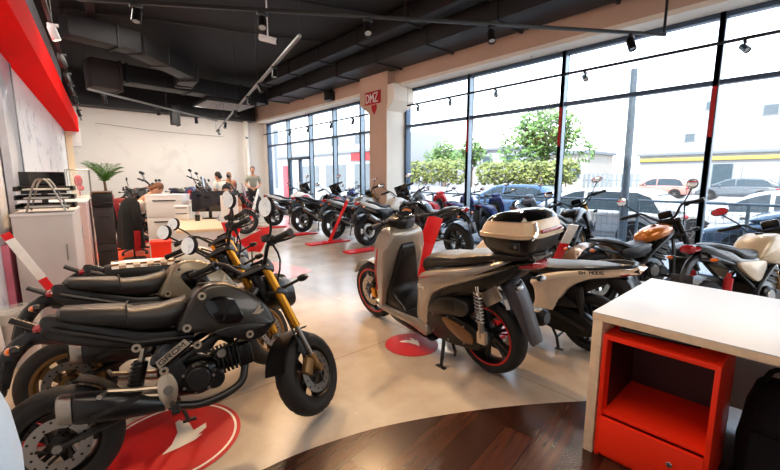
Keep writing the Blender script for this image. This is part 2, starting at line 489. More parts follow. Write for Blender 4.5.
def small_motorcycle(label, M, body='gunmetal_paint', group=None, rim='dark_metal', mark='GROM', seat='seat_vinyl', checker=False, hero=True):
    """A mini naked motorcycle with an upside-down gold fork."""
    t = thing('small_motorcycle', label, 'motorcycle', M, group)
    R = .238; xr, xf = -.57, .555
    S = steer_matrix(.36, .80, 25, 36)
    wheel(t, 'rear_wheel', xr, R, .125, rim, 5, disc=(-1,), rimr=.152, twin=True)
    wheel(t, 'front_wheel', xf, R, .125, rim, 5, S=S, disc=(-1,), rimr=.152)
    # swing arm and rear end
    a = MB('bright_alloy')
    for sd in (-1, 1):
        a.m = 'satin_black'; a.tube([(-.57,sd*.085,.238), (-.35,sd*.085,.29), (-.15,sd*.07,.33)], [.02,.024,.026], 8, flat=.7)
    a.box((-.22,0,.31), (.07,.15,.05), .01); a.cyl((-.57,0,.238), .018, .21, seg=10, m='steel')
    a.build('swingarm', t)
    sp = MB('steel'); pts = []
    sp.tube([(-.30,0,.32), (-.23,0,.58)], .014, 8); sp.tube([(-.295,0,.34), (-.25,0,.51)], .032, 10, m='satin_black')
    for k in range(9):
        z = .36+.018*k; sp.lathe([(.034,-.003),(.037,0),(.034,.003)], (-.298+(z-.34)*.24,0,z), 'Z', 12, 'red_trim' if False else 'dark_metal')
    sp.build('shock_absorber', t)
    # frame
    f = MB('satin_black')
    for sd in (-1, 1):
        f.tube([(.32,sd*.03,.78), (.15,sd*.09,.62), (-.05,sd*.11,.52), (-.16,sd*.1,.44), (-.17,sd*.09,.31)], .019, 8, n=3)
        f.tube([(-.02,sd*.1,.60), (-.25,sd*.1,.62), (-.56,sd*.08,.74)], .014, 8)
        f.box((-.12,sd*.115,.45), (.1,.02,.16), .008, rot('Y', -20))
    f.tube([(.38,0,.70), (.32,0,.86)], .032, 12)
    f.build('frame', t)
    if hero:
        for (bx, bz, yy) in ((-.26,.60,.118), (-.01,.56,.132), (-.16,.47,.13)):
            for sd in (-1, 1):
                b = MB(); bolt_ring(b, (bx, sd*yy, bz), .02); b.build('frame_bolt', t)
    # engine
    e = MB('engine_black')
    e.sect([(-.13,.38,.05,.06,.05),(-.10,.385,.085,.085,.085),(0,.38,.095,.095,.09),(.06,.385,.085,.08,.08),(.09,.40,.05,.05,.06)], 16, e=3)
    e.cyl((-.02,-.10,.395), .078, .06, seg=24, b=.012); e.cyl((-.02,-.135,.395), .055, .02, seg=24, b=.006, m='satin_black')
    e.cyl((.055,-.095,.37), .05, .05, seg=18, b=.01); e.cyl((-.02,.10,.395), .075, .06, seg=24, b=.014)
    for k in range(7):
        a2 = 2*PI*k/7
        e.cyl((-.02+.07*math.cos(a2), -.131, .395+.07*math.sin(a2)), .007, .012, seg=6, m='steel')
    R1 = rot('Y', -8)
    for k in range(6):
        e.box((.085+.02*k,0,.43+.003*k), (.010,.15,.12), .003, R1, m='dark_metal' if k % 2 else 'engine_black')
    e.box((.125,0,.432), (.13,.10,.09), .01, R1); e.box((.225,0,.445), (.07,.14,.12), .018, R1)
    e.cyl((.10,-.085,.485), .022, .03, seg=12, m='steel'); e.tube([(.02,-.05,.50),(.10,-.02,.56),(.17,0,.52)], .022, 8, n=3, m='rubber')
    e.tube([(-.10,-.07,.50),(-.02,-.09,.52),(.08,-.08,.50),(.20,-.05,.53)], .006, 6, n=3, m='rubber')
    e.build('engine', t)
    # exhaust: header under the engine, heat-shielded can, silver tip
    x = MB('satin_black')
    x.tube([(.22,-.04,.39),(.19,-.07,.31),(.10,-.09,.27),(-.02,-.10,.26),(-.15,-.125,.30)], .02, 10, n=4)
    xh = x.build('exhaust_pipe', t)
    c = MB('black_plastic')
    c.sect([(-.50,.405,.045,.06,.055,-.165),(-.48,.405,.058,.068,.062,-.165),(-.34,.375,.058,.062,.058,-.16),(-.24,.345,.045,.045,.045,-.15),(-.17,.315,.026,.026,.026,-.135)], 14, e=3)
    c.box((-.35,-.222,.385), (.17,.006,.022), .002, rot('Y', -12), m='rubber')
    co = c.build('muffler', t)
    tip = MB('steel'); tip.sect([(-.545,.415,.045,.056,.05,-.166),(-.535,.415,.052,.062,.056,-.166),(-.495,.407,.056,.064,.058,-.166)], 14, e=3)
    tip.cyl((-.548,-.166,.415), .022, .01, axis='X', seg=12, m='rubber'); tip.build('muffler_tip', co)
    # footpeg hangers
    for sd in (-1, 1):
        h = MB('bright_alloy')
        h.tube([(-.38,sd*.15,.445), (-.27,sd*.15,.42), (-.15,sd*.145,.40)], .016, 8, flat=.7)
        h.tube([(-.36,sd*.15,.415), (-.26,sd*.15,.39), (-.15,sd*.145,.36)], .013, 8, flat=.7)
        h.pillow([(-.19,.44),(-.14,.46),(-.11,.40),(-.12,.33),(-.16,.30),(-.19,.36)], .012, .005, 3, yc=sd*.15)
        h.cyl((-.15,sd*.163,.385), .022, .012, seg=14, m='steel')
        h.tube([(-.14,sd*.15,.32), (-.13,sd*.23,.315)], .013, 8, m='dark_metal'); h.box((-.13,sd*.24,.317), (.035,.09,.022), .006, m='rubber')
        h.tube([(-.38,sd*.15,.44), (-.40,sd*.22,.445)], .011, 8, m='steel')
        h.build('footpeg_bracket', t)
    k = MB('satin_black'); k.tube([(-.12,.10,.30), (-.06,.22,.075)], .011, 8); k.box((-.055,.232,.075), (.07,.04,.01), .003); k.build('kickstand', t)
    # bodywork
    wt = lambda px, pz: 1.0-.16*max(0, (px-.16)/.22)-.30*max(0, (pz-.74)/.12)
    tk = MB(body)
    tk.pillow([(-.078,.635),(-.088,.675),(-.05,.735),(-.02,.78),(.01,.815),(.06,.845),(.14,.845),(.22,.81),(.29,.755),(.345,.69),(.385,.61),(.375,.585),(.32,.545),(.27,.525),(.23,.53),(.15,.575),(.05,.61)], .155, .022, 3, wf=wt)
    tank = tk.build('fuel_tank', t)
    if hero:
        for sd in (-1, 1):
            q = MB('gloss_black'); q.pillow([(.035,.745),(.06,.775),(.11,.785),(.17,.765),(.185,.74),(.215,.67),(.205,.645),(.18,.63),(.10,.645),(.08,.66)], .010, .006, 2, yc=sd*.144, wf=None)
            q.box((.135,sd*.155,.705), (.012,.006,.11), .002, rot('Y', 25), m='black_plastic'); q.build('intake_panel', tank)
            lo2 = MB('black_plastic'); lo2.pillow([(.06,.61),(.20,.625),(.33,.60),(.355,.60),(.31,.545),(.24,.53),(.16,.56)], .010, .006, 3, yc=sd*.149); lo2.build('lower_shroud', tank)
            for (bx, bz, yy) in ((.03,.795,.134), (-.05,.655,.157), (.235,.565,.158)):
                b = MB(); bolt_ring(b, (bx, sd*yy, bz), .02); b.build('tank_bolt', tank)
            w2 = MB('white_mark'); Mw = trn(.255, sd*.143, .665) @ (rot('X', 90) if sd < 0 else rot('Z', 180) @ rot('X', 90)) @ rot('Y', 7 if sd < 0 else -7)
            wing(w2, Mw, .055, 'bright_alloy'); w2.build('wing_emblem', tank)
    cap = MB('chrome'); cap.cyl((.06,0,.846), .035, .012, axis='Z', seg=20, b=.004, m='dark_metal'); cap.build('fuel_cap', tank)
    if mark:
        for sd in (-1, 1):
            sc = MB('gloss_black'); sc.pillow([(-.215,.52),(-.17,.585),(-.12,.60),(-.03,.585),(-.06,.545),(-.16,.485)], .012, .006, 4, yc=sd*.125); so = sc.build('side_cover', t)
            if hero:
                Ml = (trn(-.172, -.139, .497) @ rot('Y', -33) @ rot('X', 90)) if sd < 0 else (trn(-.05, .139, .575) @ rot('Y', -33) @ rot('Z', 180) @ rot('X', 90))
                pl = MB('bright_alloy'); pl.plate([(-.012,-.006),(.155,-.006),(.148,.03),(-.004,.03)], .002, Ml); 
                letters(pl, mark, Ml @ trn(.004,.002,.0015), .02, .026, .32, .22, .002, 'rubber'); pl.build('name_badge', so)
    st = MB(seat)
    if checker:
        st.sect([(-.50,.71,.06,.03,.05),(-.48,.715,.10,.06,.08),(-.36,.715,.125,.085,.10),(-.15,.705,.13,.08,.10),(-.02,.71,.10,.06,.08),(.0,.71,.05,.03,.05)], 18, e=2.6)
    else:
        st.sect([(-.54,.798,.06,.02,.015),(-.52,.79,.10,.04,.03),(-.40,.765,.125,.052,.05),(-.30,.75,.13,.052,.065),(-.26,.735,.13,.048,.07),(-.15,.725,.125,.055,.075),(-.06,.735,.10,.06,.07),(-.035,.76,.07,.05,.05)], 18, e=2.6)
    so = st.build('seat', t)
    if checker:
        ck = MB('pale_paint')
        ring = lambda px, th: (px, .1285*math.copysign(abs(math.cos(th))**(2/2.6), math.cos(th)), .712-.045*max(0, px+.36)+.0885*abs(math.sin(th))**(2/2.6))
        for i in range(9):
            for j in range(10):
                x0 = -.44+.043*i; t0 = rad(14+15.2*j)
                ck.add([ring(x0,t0), ring(x0+.043,t0), ring(x0+.043,t0+rad(15.2)), ring(x0,t0+rad(15.2))], [(0,1,2,3)], 'pale_paint' if (i+j) % 2 else 'brown_paint')
        ck.build('checkered_cover', so)
    if not checker:
        for xs in (-.285,):
            sm = MB('rubber'); sm.tube([(xs,.128,.72),(xs,.118,.79),(xs,.06,.806),(xs,-.06,.806),(xs,-.118,.79),(xs,-.128,.72)], .004, 5, n=3); sm.build('seat_seam', so)
    tl = MB('black_plastic'); tl.pillow([(-.60,.775),(-.56,.795),(-.40,.73),(-.20,.66),(-.05,.64),(-.02,.60),(-.25,.585),(-.45,.64),(-.585,.70)], .10, .02, 3, wf=lambda px, pz: 1-.45*max(0, (-.25-px)/.35)); tl.build('tail_cowl', t)
    l = MB('red_lens'); l.sect([(-.625,.745,.04,.018,.018),(-.60,.75,.055,.026,.026),(-.57,.75,.05,.02,.02)], 12); l.build('tail_light', t)
    rf = MB('black_plastic')
    rf.tube([(-.53,0,.69), (-.64,0,.71), (-.72,0,.63), (-.755,0,.52)], .022, 8, n=3, flat=1.6)
    rf.box((-.735,0,.55), (.012,.15,.17), .004, rot('Y', 14)); rf.box((-.69,0,.665), (.10,.03,.04), .01, rot('Y', -30))
    rf.tube([(-.60,0,.74),(-.70,0,.80)], .015, 8)
    rf.build('plate_holder', t)
    hug = MB('black_plastic'); hug.ribbon([(-.57+.262*math.cos(rad(q)),0,.238+.262*math.sin(rad(q))) for q in range(14, 76, 10)], .125, .006); hug.build('rear_fender', t)
    for sd in (-1, 1): blinker(t, Matrix.Identity(4), (-.64,sd*.02,.69), (-.655,sd*.13,.69))
    # front end, steered
    for sd in (-1, 1):
        g = MB('gold_fork', S)
        top = Vector((.315,sd*.085,.885)); bot = Vector((.552,sd*.085,.25)); d = bot-top
        g.tube([top, top+d*.58], .024, 14); g.tube([top+d*.56, top+d*.97], .0155, 12, m='steel')
        g.cyl(tuple(bot+Vector((0,0,.005))), .022, .05, seg=12, m='bronze_rim'); g.tube([bot-d*.02, bot-d*.14], .024, 12, m='bronze_rim')
        g.tube([top-d*.012, top], .022, 12, m='dark_metal'); g.build('fork_leg', t)
    y = MB('satin_black', S)
    y.box((.325,0,.865), (.07,.23,.028), .01, rot('Y', 22)); y.box((.385,0,.725), (.075,.23,.034), .01, rot('Y', 22)); y.build('fork_yoke', t)
    cal = MB('bronze_rim', S); cal.box((.45,-.10,.285), (.06,.035,.09), .01, rot('Y', 30)); cal.tube([(.45,-.10,.33),(.42,-.08,.5),(.38,-.05,.74)], .005, 6, n=3, m='rubber'); cal.build('brake_caliper', t)
    ff = MB(body if body != 'gunmetal_paint' else 'satin_black', S)
    ff.ribbon([(.555+.258*math.cos(rad(q)),0,.238+.258*math.sin(rad(q))) for q in range(88, 172, 8)], .14, .007)
    ff.box((.488,-.076,.42), (.09,.012,.13), .004, rot('Y', 22)); ff.box((.488,.076,.42), (.09,.012,.13), .004, rot('Y', 22)); ff.build('front_fender', t)
    hb = MB('satin_black', S)
    hb.tube([(.23,-.355,.975),(.27,-.20,.985),(.31,-.09,.89),(.318,-.04,.895),(.318,.04,.895),(.31,.09,.89),(.27,.20,.985),(.23,.355,.975)], .0115, 10, n=4)
    hb.tube([(.33,-.03,.88),(.36,-.08,.80),(.42,-.06,.62)], .007, 6, n=3, m='rubber'); hb.tube([(.25,.22,1.0),(.38,.12,.92),(.40,.05,.78)], .006, 6, n=3, m='rubber'); hb.tube([(.25,-.22,1.0),(.39,-.14,.90),(.40,-.05,.75)], .006, 6, n=3, m='rubber')
    hb.build('handlebar', t)
    grips_levers(t, S, (.228,-.37,.975), (.228,.37,.975), (.252,-.25,.98), (.252,.25,.98))
    ms = MB('black_plastic', S); ms.box((.255,-.205,1.005), (.05,.05,.035), .01); ms.build('brake_reservoir', t)
    mirrors(t, S, [(.19,-.31,1.115), (.19,.31,1.115)], [(.25,-.215,.99), (.25,.215,.99)], r=.055)
    hl = MB('black_plastic', S)
    hl.sect([(.375,.755,.05,.055,.06),(.40,.755,.085,.095,.085),(.47,.735,.095,.10,.095),(.515,.72,.085,.085,.08)], 16, e=3.2); ho = hl.build('headlight', t)
    hn = MB('clear_lens', S); hn.sect([(.505,.722,.082,.082,.078),(.53,.715,.072,.066,.064),(.545,.71,.03,.03,.03)], 16, e=3.2); hn.build('headlight_lens', ho)
    sp2 = MB('silver_paint' if hero else body, S); sp2.sect([(.42,.835,.075,.012,.012),(.46,.825,.085,.014,.014),(.50,.81,.06,.01,.01)], 12); sp2.build('headlight_cowl', ho)
    me = MB('black_plastic', S); me.box((.385,0,.90), (.05,.13,.075), .015, rot('Y', -35)); me.box((.362,0,.912), (.006,.10,.05), .001, rot('Y', -35), m='smoke_lens'); me.build('instrument', t)
    for sd in (-1, 1): blinker(t, S, (.43,sd*.09,.75), (.445,sd*.19,.765))
    return t
def maxi_scooter(label, M, group=None):
    """Big-wheel scooter with a flat floor and a top box."""
    t = thing('scooter', label, 'scooter', M, group)
    R = .285; xr, xf = -.70, .72
    S = steer_matrix(.42, .85, 26, 3)
    wheel(t, 'rear_wheel', xr, R, .145, 'satin_black', 5, disc=(-1,), rimr=.205, stripe='red_trim')
    wheel(t, 'front_wheel', xf, R, .105, 'satin_black', 5, S=S, disc=(1,), rimr=.212, stripe='red_trim')
    # floor and lower body
    f = MB('silver_paint')
    f.pillow([(.46,.30),(.40,.225),(.20,.20),(-.05,.185),(-.20,.15),(-.24,.22),(-.18,.27),(.05,.265),(.30,.27)], .20, .03, 3)
    fo = f.build('floor_board', t)
    mt = MB('black_plastic'); mt.box((.13,0,.27), (.46,.34,.02), .008)
    for k in range(5): mt.box((-.04+.085*k,0,.283), (.02,.28,.006), .002, m='rubber')
    mt.build('floor_mat', fo)
    bl = MB('black_plastic'); bl.pillow([(.30,.21),(.0,.19),(-.22,.15),(-.26,.12),(-.1,.12),(.2,.15)], .17, .02, 3); bl.build('belly_cover', fo)
    # leg shield, wide at the rider's side and pointed at the front
    sh = MB('silver_paint')
    w1 = lambda px, pz: max(.22, 1-1.9*max(0, px-.27-.10*max(0, (.6-pz))))*(1-.35*max(0, (pz-.78)/.2))
    sh.pillow([(.40,.24),(.50,.32),(.575,.50),(.585,.66),(.53,.82),(.43,.93),(.31,.985),(.20,.97),(.17,.90),(.235,.72),(.30,.48),(.345,.27)], .235, .03, 4, wf=w1)
    so = sh.build('leg_shield', t)
    inn = MB('black_plastic')
    inn.pillow([(.17,.80),(.20,.84),(.28,.80),(.40,.30),(.33,.255),(.06,.275),(.235,.42),(.20,.62)], .165, .02, 3, wf=lambda px, pz: 1-.6*max(0, (pz-.45)/.4)); inn.cyl((.175,.05,.76), .018, .02, axis='X', seg=12, m='dark_metal'); inn.build('inner_panel', so)
    tr = MB('red_trim')
    for sd in (-1, 1): tr.tube([(.43,sd*.185,.40),(.445,sd*.178,.58),(.42,sd*.165,.78)], .006, 6, n=3)
    tr.build('shield_trim', so)
    hl = MB('clear_lens')
    for sd in (-1, 1): hl.ell((.56,sd*.05,.70), (.05,.09,.13), 12)
    hl.build('headlight', so)
    # fork and front mudguard
    for sd in (-1, 1):
        g = MB('dark_metal', S); g.tube([(.50,sd*.075,.62),(.715,sd*.075,.285)], .019, 10); g.tube([(.64,sd*.075,.40),(.72,sd*.075,.28)], .026, 10, m='satin_black'); g.build('fork_leg', t)
    cal = MB('gold_fork', S); cal.box((.63,.085,.30), (.06,.04,.09), .01); cal.build('brake_caliper', t)
    ff = MB('silver_paint', S); ff.ribbon([(.72+.305*math.cos(rad(q)),0,.285+.305*math.sin(rad(q))) for q in range(28, 176, 12)], [.10]*2+[.135]*9+[.12]*2, .008); ff.build('front_fender', t)
    # side body with seat
    b = MB('silver_paint')
    wb = lambda px, pz: 1-.55*max(0, (-.55-px)/.55)-.25*max(0, (px+.30)/.25)
    b.pillow([(-.06,.27),(-.075,.44),(-.095,.58),(-.14,.66),(-.36,.735),(-.62,.80),(-.90,.885),(-1.09,.935),(-1.10,.915),(-.95,.845),(-.69,.715),(-.42,.60),(-.29,.50),(-.235,.34),(-.21,.22),(-.14,.19)], .205, .035, 4, wf=wb)
    bo = b.build('side_body', t)
    for sd in (-1, 1):
        r = MB('red_trim'); r.tube([(-.16,sd*.178,.635),(-.36,sd*.20,.70),(-.60,sd*.187,.765)], .005, 6, n=3); r.build('body_trim', bo)
        Ml = trn(-.15 if sd > 0 else -.235, sd*.203, .565) @ (rot('Z', 180) if sd > 0 else Matrix.Identity(4)) @ rot('X', 90) @ rot('Z', 14 if sd < 0 else -14)
        le = MB('bright_alloy'); letters(le, 'SH', Ml, .03, .03, .08); le.build('lettering', bo)
    us = MB('black_plastic'); us.pillow([(-.12,.62),(-.4,.70),(-.85,.83),(-1.02,.86),(-.88,.72),(-.65,.60),(-.40,.50),(-.25,.40)], .165, .02, 3, wf=wb); us.build('under_seat_cover', bo)
    st = MB('seat_vinyl')
    st.sect([(-.085,.68,.06,.02,.05),(-.11,.72,.10,.05,.07),(-.20,.775,.135,.045,.08),(-.35,.80,.15,.045,.07),(-.48,.815,.155,.045,.06),(-.56,.835,.155,.055,.06),(-.72,.86,.145,.04,.05),(-.86,.885,.11,.025,.035),(-.90,.89,.06,.01,.02)], 18, e=2.7)
    se = st.build('seat', t)
    ss = MB('rubber'); ss.tube([(-.10,.10,.70),(-.35,.153,.79),(-.56,.157,.83),(-.86,.11,.885)], .004, 5, n=3); ss.tube([(-.10,-.10,.70),(-.35,-.153,.79),(-.56,-.157,.83),(-.86,-.11,.885)], .004, 5, n=3); ss.build('seat_piping', se)
    gr = MB('dark_metal')
    for sd in (-1, 1): gr.tube([(-.62,sd*.16,.86),(-.85,sd*.155,.905),(-1.04,sd*.11,.93),(-1.10,0,.935)], [.014,.018,.018,.016], 8, n=3, flat=1.3)
    gr.build('grab_rail', t)
    # engine and transmission on the left
    e = MB('engine_black')
    e.pillow([(-.23,.40),(-.32,.50),(-.46,.555),(-.60,.56),(-.66,.50),(-.60,.43),(-.42,.40),(-.33,.36)], .075, .025, 4, yc=.12, m='black_plastic')
    e.pillow([(-.215,.33),(-.28,.405),(-.42,.425),(-.58,.40),(-.70,.36),(-.76,.29),(-.72,.22),(-.62,.195),(-.42,.175),(-.27,.20)], .055, .02, 4, yc=.125, m='engine_black')
    e.pillow([(-.40,.375),(-.55,.37),(-.68,.32),(-.69,.26),(-.60,.25),(-.47,.30)], .01, .006, 4, yc=.186, m='brown_paint')
    e.box((-.45,.19,.485), (.16,.014,.08), .006, rot('Y', 8)); e.box((-.36,-.02,.34), (.24,.24,.24), .04); e.cyl((-.27,-.12,.34), .09, .08, seg=20, b=.015)
    for k in range(8): e.cyl((-.45+.22*math.cos(k*.785),.183,.30+.09*math.sin(k*.785)), .008, .012, seg=6, m='steel')
    e.build('engine', t)
    for sd in (1, -1):
        sk = MB('chrome'); a0 = Vector((-.715,sd*.165,.685)); a1 = Vector((-.755,sd*.165,.325))
        sk.tube([a0, a1], .012, 8); d = a1-a0; pts = []
        for k in range(73):
            u = k/72; c = a0+d*(.12+.6*u); th = u*9*2*PI
            pts.append(c+Vector((.027*math.cos(th), .027*math.sin(th), 0)))
        sk.tube(pts, .0055, 5, m='dark_metal' if sd < 0 else 'steel'); sk.tube([a0+d*.7, a1], .022, 10, m='steel'); sk.box(tuple(a1), (.07,.04,.09), .012, m='bright_alloy'); sk.build('shock_absorber', t)
    ex = MB('satin_black'); ex.tube([(-.28,-.15,.25),(-.42,-.17,.24),(-.55,-.185,.30)], .022, 8, n=3); ex.sect([(-1.02,.43,.04,.045,.04,-.20),(-.99,.43,.06,.065,.06,-.20),(-.60,.36,.06,.065,.06,-.20),(-.52,.33,.03,.03,.03,-.19)], 14, e=2.4); ex.build('exhaust', t)
    # tail
    rf = MB('flap_grey'); rf.pillow([(-.80,.72),(-.90,.735),(-.97,.64),(-1.03,.48),(-1.075,.35),(-1.05,.345),(-.96,.47),(-.90,.57),(-.84,.655)], .062, .012, 3); rf.box((-1.005,0,.52), (.01,.11,.13), .003, rot('Y', 22), m='grey_laminate'); rf.build('rear_fender', t)
    hg = MB('black_plastic'); hg.ribbon([(xr+.315*math.cos(rad(q)),0,.285+.315*math.sin(rad(q))) for q in range(40, 150, 12)], .13, .006); hg.box((-.80,.12,.62), (.16,.01,.10), .004, rot('Y', 35), m='steel'); hg.build('wheel_hugger', t)
    rl = MB('white_plastic'); rl.box((-.885,.066,.57), (.028,.006,.07), .002, rot('Y', 20)); rl.build('reflector', t)
    l = MB('red_lens'); l.sect([(-1.11,.875,.04,.015,.02),(-1.08,.875,.09,.03,.035),(-1.0,.86,.11,.02,.03)], 14); l.build('tail_light', t)
    for sd in (-1, 1): blinker(t, Matrix.Identity(4), (-.98,sd*.05,.75), (-1.0,sd*.10,.74), 'clear_lens')
    kk = MB('satin_black'); kk.tube([(-.36,.13,.20),(-.40,.19,.12),(-.44,.255,.018)], [.016,.014,.012], 8); kk.box((-.445,.262,.015), (.09,.035,.012), .004); kk.tube([(-.40,.1,.18),(-.50,.16,.12),(-.53,.20,.12)], .012, 8); kk.build('kickstand', t)
    # handlebar
    hb = MB('satin_black', S)
    hb.sect([(.16,1.02,.05,.03,.05),(.20,1.03,.11,.055,.08),(.30,1.03,.13,.06,.12),(.40,.99,.10,.05,.12),(.46,.94,.05,.03,.06)], 16, e=2.6)
    ho = hb.build('handlebar_cover', t)
    ins = MB('black_plastic', S); ins.box((.215,0,1.08), (.10,.16,.025), .01, rot('Y', -25)); ins.box((.207,0,1.095), (.07,.13,.006), .002, rot('Y', -25), m='smoke_lens'); ins.build('instrument', ho)
    ha = MB('satin_black', S); ha.tube([(.24,-.34,1.03),(.28,-.15,1.035),(.30,0,1.02),(.28,.15,1.035),(.24,.34,1.03)], .013, 8, n=4); ha.tube([(.30,0,1.02),(.42,0,.80)], .03, 10); ha.build('handlebar', t)
    grips_levers(t, S, (.225,-.36,1.03), (.225,.36,1.03), (.265,-.23,1.033), (.265,.23,1.033))
    cb = MB('rubber', S); cb.tube([(.28,.18,1.0),(.40,.14,.95),(.45,.06,.85)], .008, 6, n=3); cb.tube([(.28,-.18,1.0),(.40,-.14,.95),(.45,-.06,.85)], .008, 6, n=3); cb.build('cables', t)
    # top box, fixed on its rack
    rk = MB('satin_black'); rk.box((-.95,0,.915), (.30,.20,.02), .008); rk.tube([(-.85,.06,.87),(-.98,.06,.91)], .014, 6); rk.tube([(-.85,-.06,.87),(-.98,-.06,.91)], .014, 6); rk.build('box_rack', t)
    def bs(z, x0, x1, hw, e=4, n=28):
        c = (x0+x1)/2; a = (x1-x0)/2; out = []
        for k in range(n):
            th = 2*PI*k/n; cc, sn = math.cos(th), math.sin(th)
            out.append((c+math.copysign(abs(cc)**(2/e), cc)*a, math.copysign(abs(sn)**(2/e), sn)*hw, z+.035*(cc if z > .99 else 0)*-.3))
        return out
    bx = MB('black_plastic'); bx.loft([bs(.925,-1.04,-.82,.13), bs(.935,-1.07,-.79,.155), bs(.985,-1.12,-.75,.19), bs(1.055,-1.145,-.728,.205)]); bo2 = bx.build('top_box', t)
    bc = MB('sand_paint'); bc.loft([bs(1.052,-1.155,-.72,.211), bs(1.076,-1.158,-.72,.212), bs(1.08,-1.15,-.727,.207)]); bc.build('box_rim', bo2)
    b2 = MB('sand_paint'); b2.loft([bs(1.08,-1.145,-.732,.206), bs(1.12,-1.135,-.748,.197), bs(1.155,-1.115,-.775,.182)]); b2.m = 'gloss_black'; b2.loft([bs(1.152,-1.12,-.768,.188), bs(1.178,-1.10,-.80,.172), bs(1.20,-1.06,-.85,.13), bs(1.208,-1.01,-.90,.07)]); b2.build('box_lid', bo2)
    bl2 = MB('red_lens'); bl2.box((-1.15,.0,1.10), (.012,.22,.018), .004); bl2.build('box_reflector', bo2)
    lk = MB('satin_black'); lk.box((-1.03,.199,1.01), (.07,.012,.05), .004); lk.cyl((-1.04,.207,1.01), .010, .006, seg=10, m='steel'); lk.build('box_latch', bo2)
    ab = MB('chrome'); ab.tube([(-1.135,.19,1.06),(-1.142,.15,1.09),(-1.12,.13,1.15)], .010, 6, n=3); ab.build('box_trim', bo2)
    return t

def city_scooter(label, M, group=None, paint='sand_paint', lo=False, S_ang=12):
    """Compact scooter with a flat seat line and a pointed tail."""
    t = thing('scooter', label, 'scooter', M, group)
    R = .265; xr, xf = -.62, .66
    S = steer_matrix(.40, .80, 26, S_ang)
    wheel(t, 'rear_wheel', xr, R, .11, 'satin_black', 5, rimr=.19, lo=lo)
    wheel(t, 'front_wheel', xf, R, .10, 'satin_black', 5, S=S, rimr=.19, disc=(1,), lo=lo)
    f = MB(paint); f.pillow([(.44,.34),(.38,.255),(.10,.25),(-.02,.235),(-.16,.20),(-.22,.25),(-.14,.31),(.02,.305),(.32,.31)], .19, .03, 3); fo = f.build('floor_board', t)
    mt = MB('black_plastic'); mt.box((.15,0,.313), (.34,.32,.014), .005); mt.pillow([(.20,.23),(-.1,.20),(-.20,.18),(-.05,.17),(.15,.20)], .16, .02, 2); mt.build('floor_mat', fo)
    sh = MB(paint); w1 = lambda px, pz: max(.22, 1-1.9*max(0, px-.27-.10*max(0, (.6-pz))))*(1-.35*max(0, (pz-.74)/.2))
    sh.pillow([(.40,.28),(.48,.36),(.545,.50),(.55,.64),(.50,.78),(.42,.88),(.32,.94),(.22,.93),(.20,.86),(.25,.70),(.30,.50),(.345,.30)], .215, .03, 4, wf=w1); so = sh.build('leg_shield', t)
    inn = MB('black_plastic'); inn.pillow([(.19,.78),(.21,.82),(.28,.78),(.38,.34),(.31,.30),(.10,.31),(.24,.44),(.21,.62)], .15, .02, 3, wf=lambda px, pz: 1-.5*max(0, (pz-.45)/.4)); inn.build('inner_panel', so)
    hl = MB('clear_lens'); hl.ell((.51,0,.72), (.06,.20,.10), 12); hl.build('headlight', so)
    for sd in (-1, 1):
        g = MB('dark_metal', S); g.tube([(.47,sd*.07,.56),(.655,sd*.07,.265)], .02, 8); g.build('fork_leg', t)
    ff = MB(paint, S); ff.ribbon([(xf+.285*math.cos(rad(q)),0,.265+.285*math.sin(rad(q))) for q in range(28, 176, 14)], .12, .008); ff.build('front_fender', t)
    wb = lambda px, pz: 1-.60*max(0, (-.35-px)/.6)-.2*max(0, (px+.25)/.25)
    b = MB(paint)
    b.pillow([(-.02,.25),(-.01,.31),(-.13,.345),(-.175,.42),(-.165,.53),(-.13,.60),(-.30,.695),(-.60,.775),(-.95,.815),(-.955,.795),(-.80,.735),(-.62,.69),(-.48,.60),(-.41,.49),(-.355,.37),(-.30,.275),(-.15,.225)], .19, .03, 4, wf=wb); bo = b.build('side_body', t)
    if not lo:
        for sd in (-1, 1):
            Ml = trn(-.60 if sd > 0 else -.78, sd*(.146 if sd > 0 else .146), .742) @ (rot('Z', 180) if sd > 0 else Matrix.Identity(4)) @ rot('X', 90) @ rot('Z', -9 if sd < 0 else 9)
            le = MB('rubber'); letters(le, 'SH MODE', Ml @ trn(-.05 if sd > 0 else 0,0,.012), .022, .022, .3, .22, .003, 'rubber'); le.build('lettering', bo)
    ap = MB('black_plastic'); ap.pillow([(-.01,.31),(.0,.55),(-.05,.64),(-.14,.64),(-.18,.53),(-.17,.40),(-.10,.33)], .14, .02, 3); ap.pillow([(-.30,.56),(-.60,.70),(-.90,.77),(-.78,.68),(-.58,.55),(-.42,.42)], .12, .02, 3, wf=wb); ap.build('seat_apron', bo)
    st = MB('seat_vinyl')
    st.sect([(.005,.60,.05,.02,.05),(-.02,.65,.09,.05,.08),(-.09,.695,.13,.045,.08),(-.20,.715,.145,.045,.065),(-.36,.725,.15,.05,.05),(-.50,.745,.145,.05,.04),(-.66,.77,.125,.04,.03),(-.78,.79,.085,.022,.02),(-.82,.795,.04,.01,.01)], 18, e=2.7); st.build('seat', t)
    gr = MB('black_plastic')
    for sd in (-1, 1): gr.tube([(-.60,sd*.13,.78),(-.78,sd*.115,.815),(-.90,sd*.06,.83),(-.92,0,.83)], .015, 8, n=3)
    gr.build('grab_rail', t)
    l = MB('red_lens'); l.sect([(-.965,.79,.03,.012,.012),(-.93,.785,.075,.022,.03),(-.84,.765,.105,.016,.03)], 14); l.build('tail_light', t)
    e = MB('engine_black'); e.pillow([(-.20,.33),(-.28,.41),(-.42,.42),(-.60,.38),(-.70,.30),(-.68,.21),(-.52,.18),(-.30,.20)], .055, .02, 4, yc=.115)
    e.pillow([(-.28,.46),(-.42,.50),(-.55,.46),(-.50,.42),(-.32,.41)], .07, .02, 3, yc=.10, m='black_plastic'); e.tube([(-.30,.18,.36),(-.42,.185,.34),(-.62,.18,.27)], .02, 8, m='dark_metal'); e.box((-.36,0,.33), (.22,.2,.2), .03)
    e.build('engine', t)
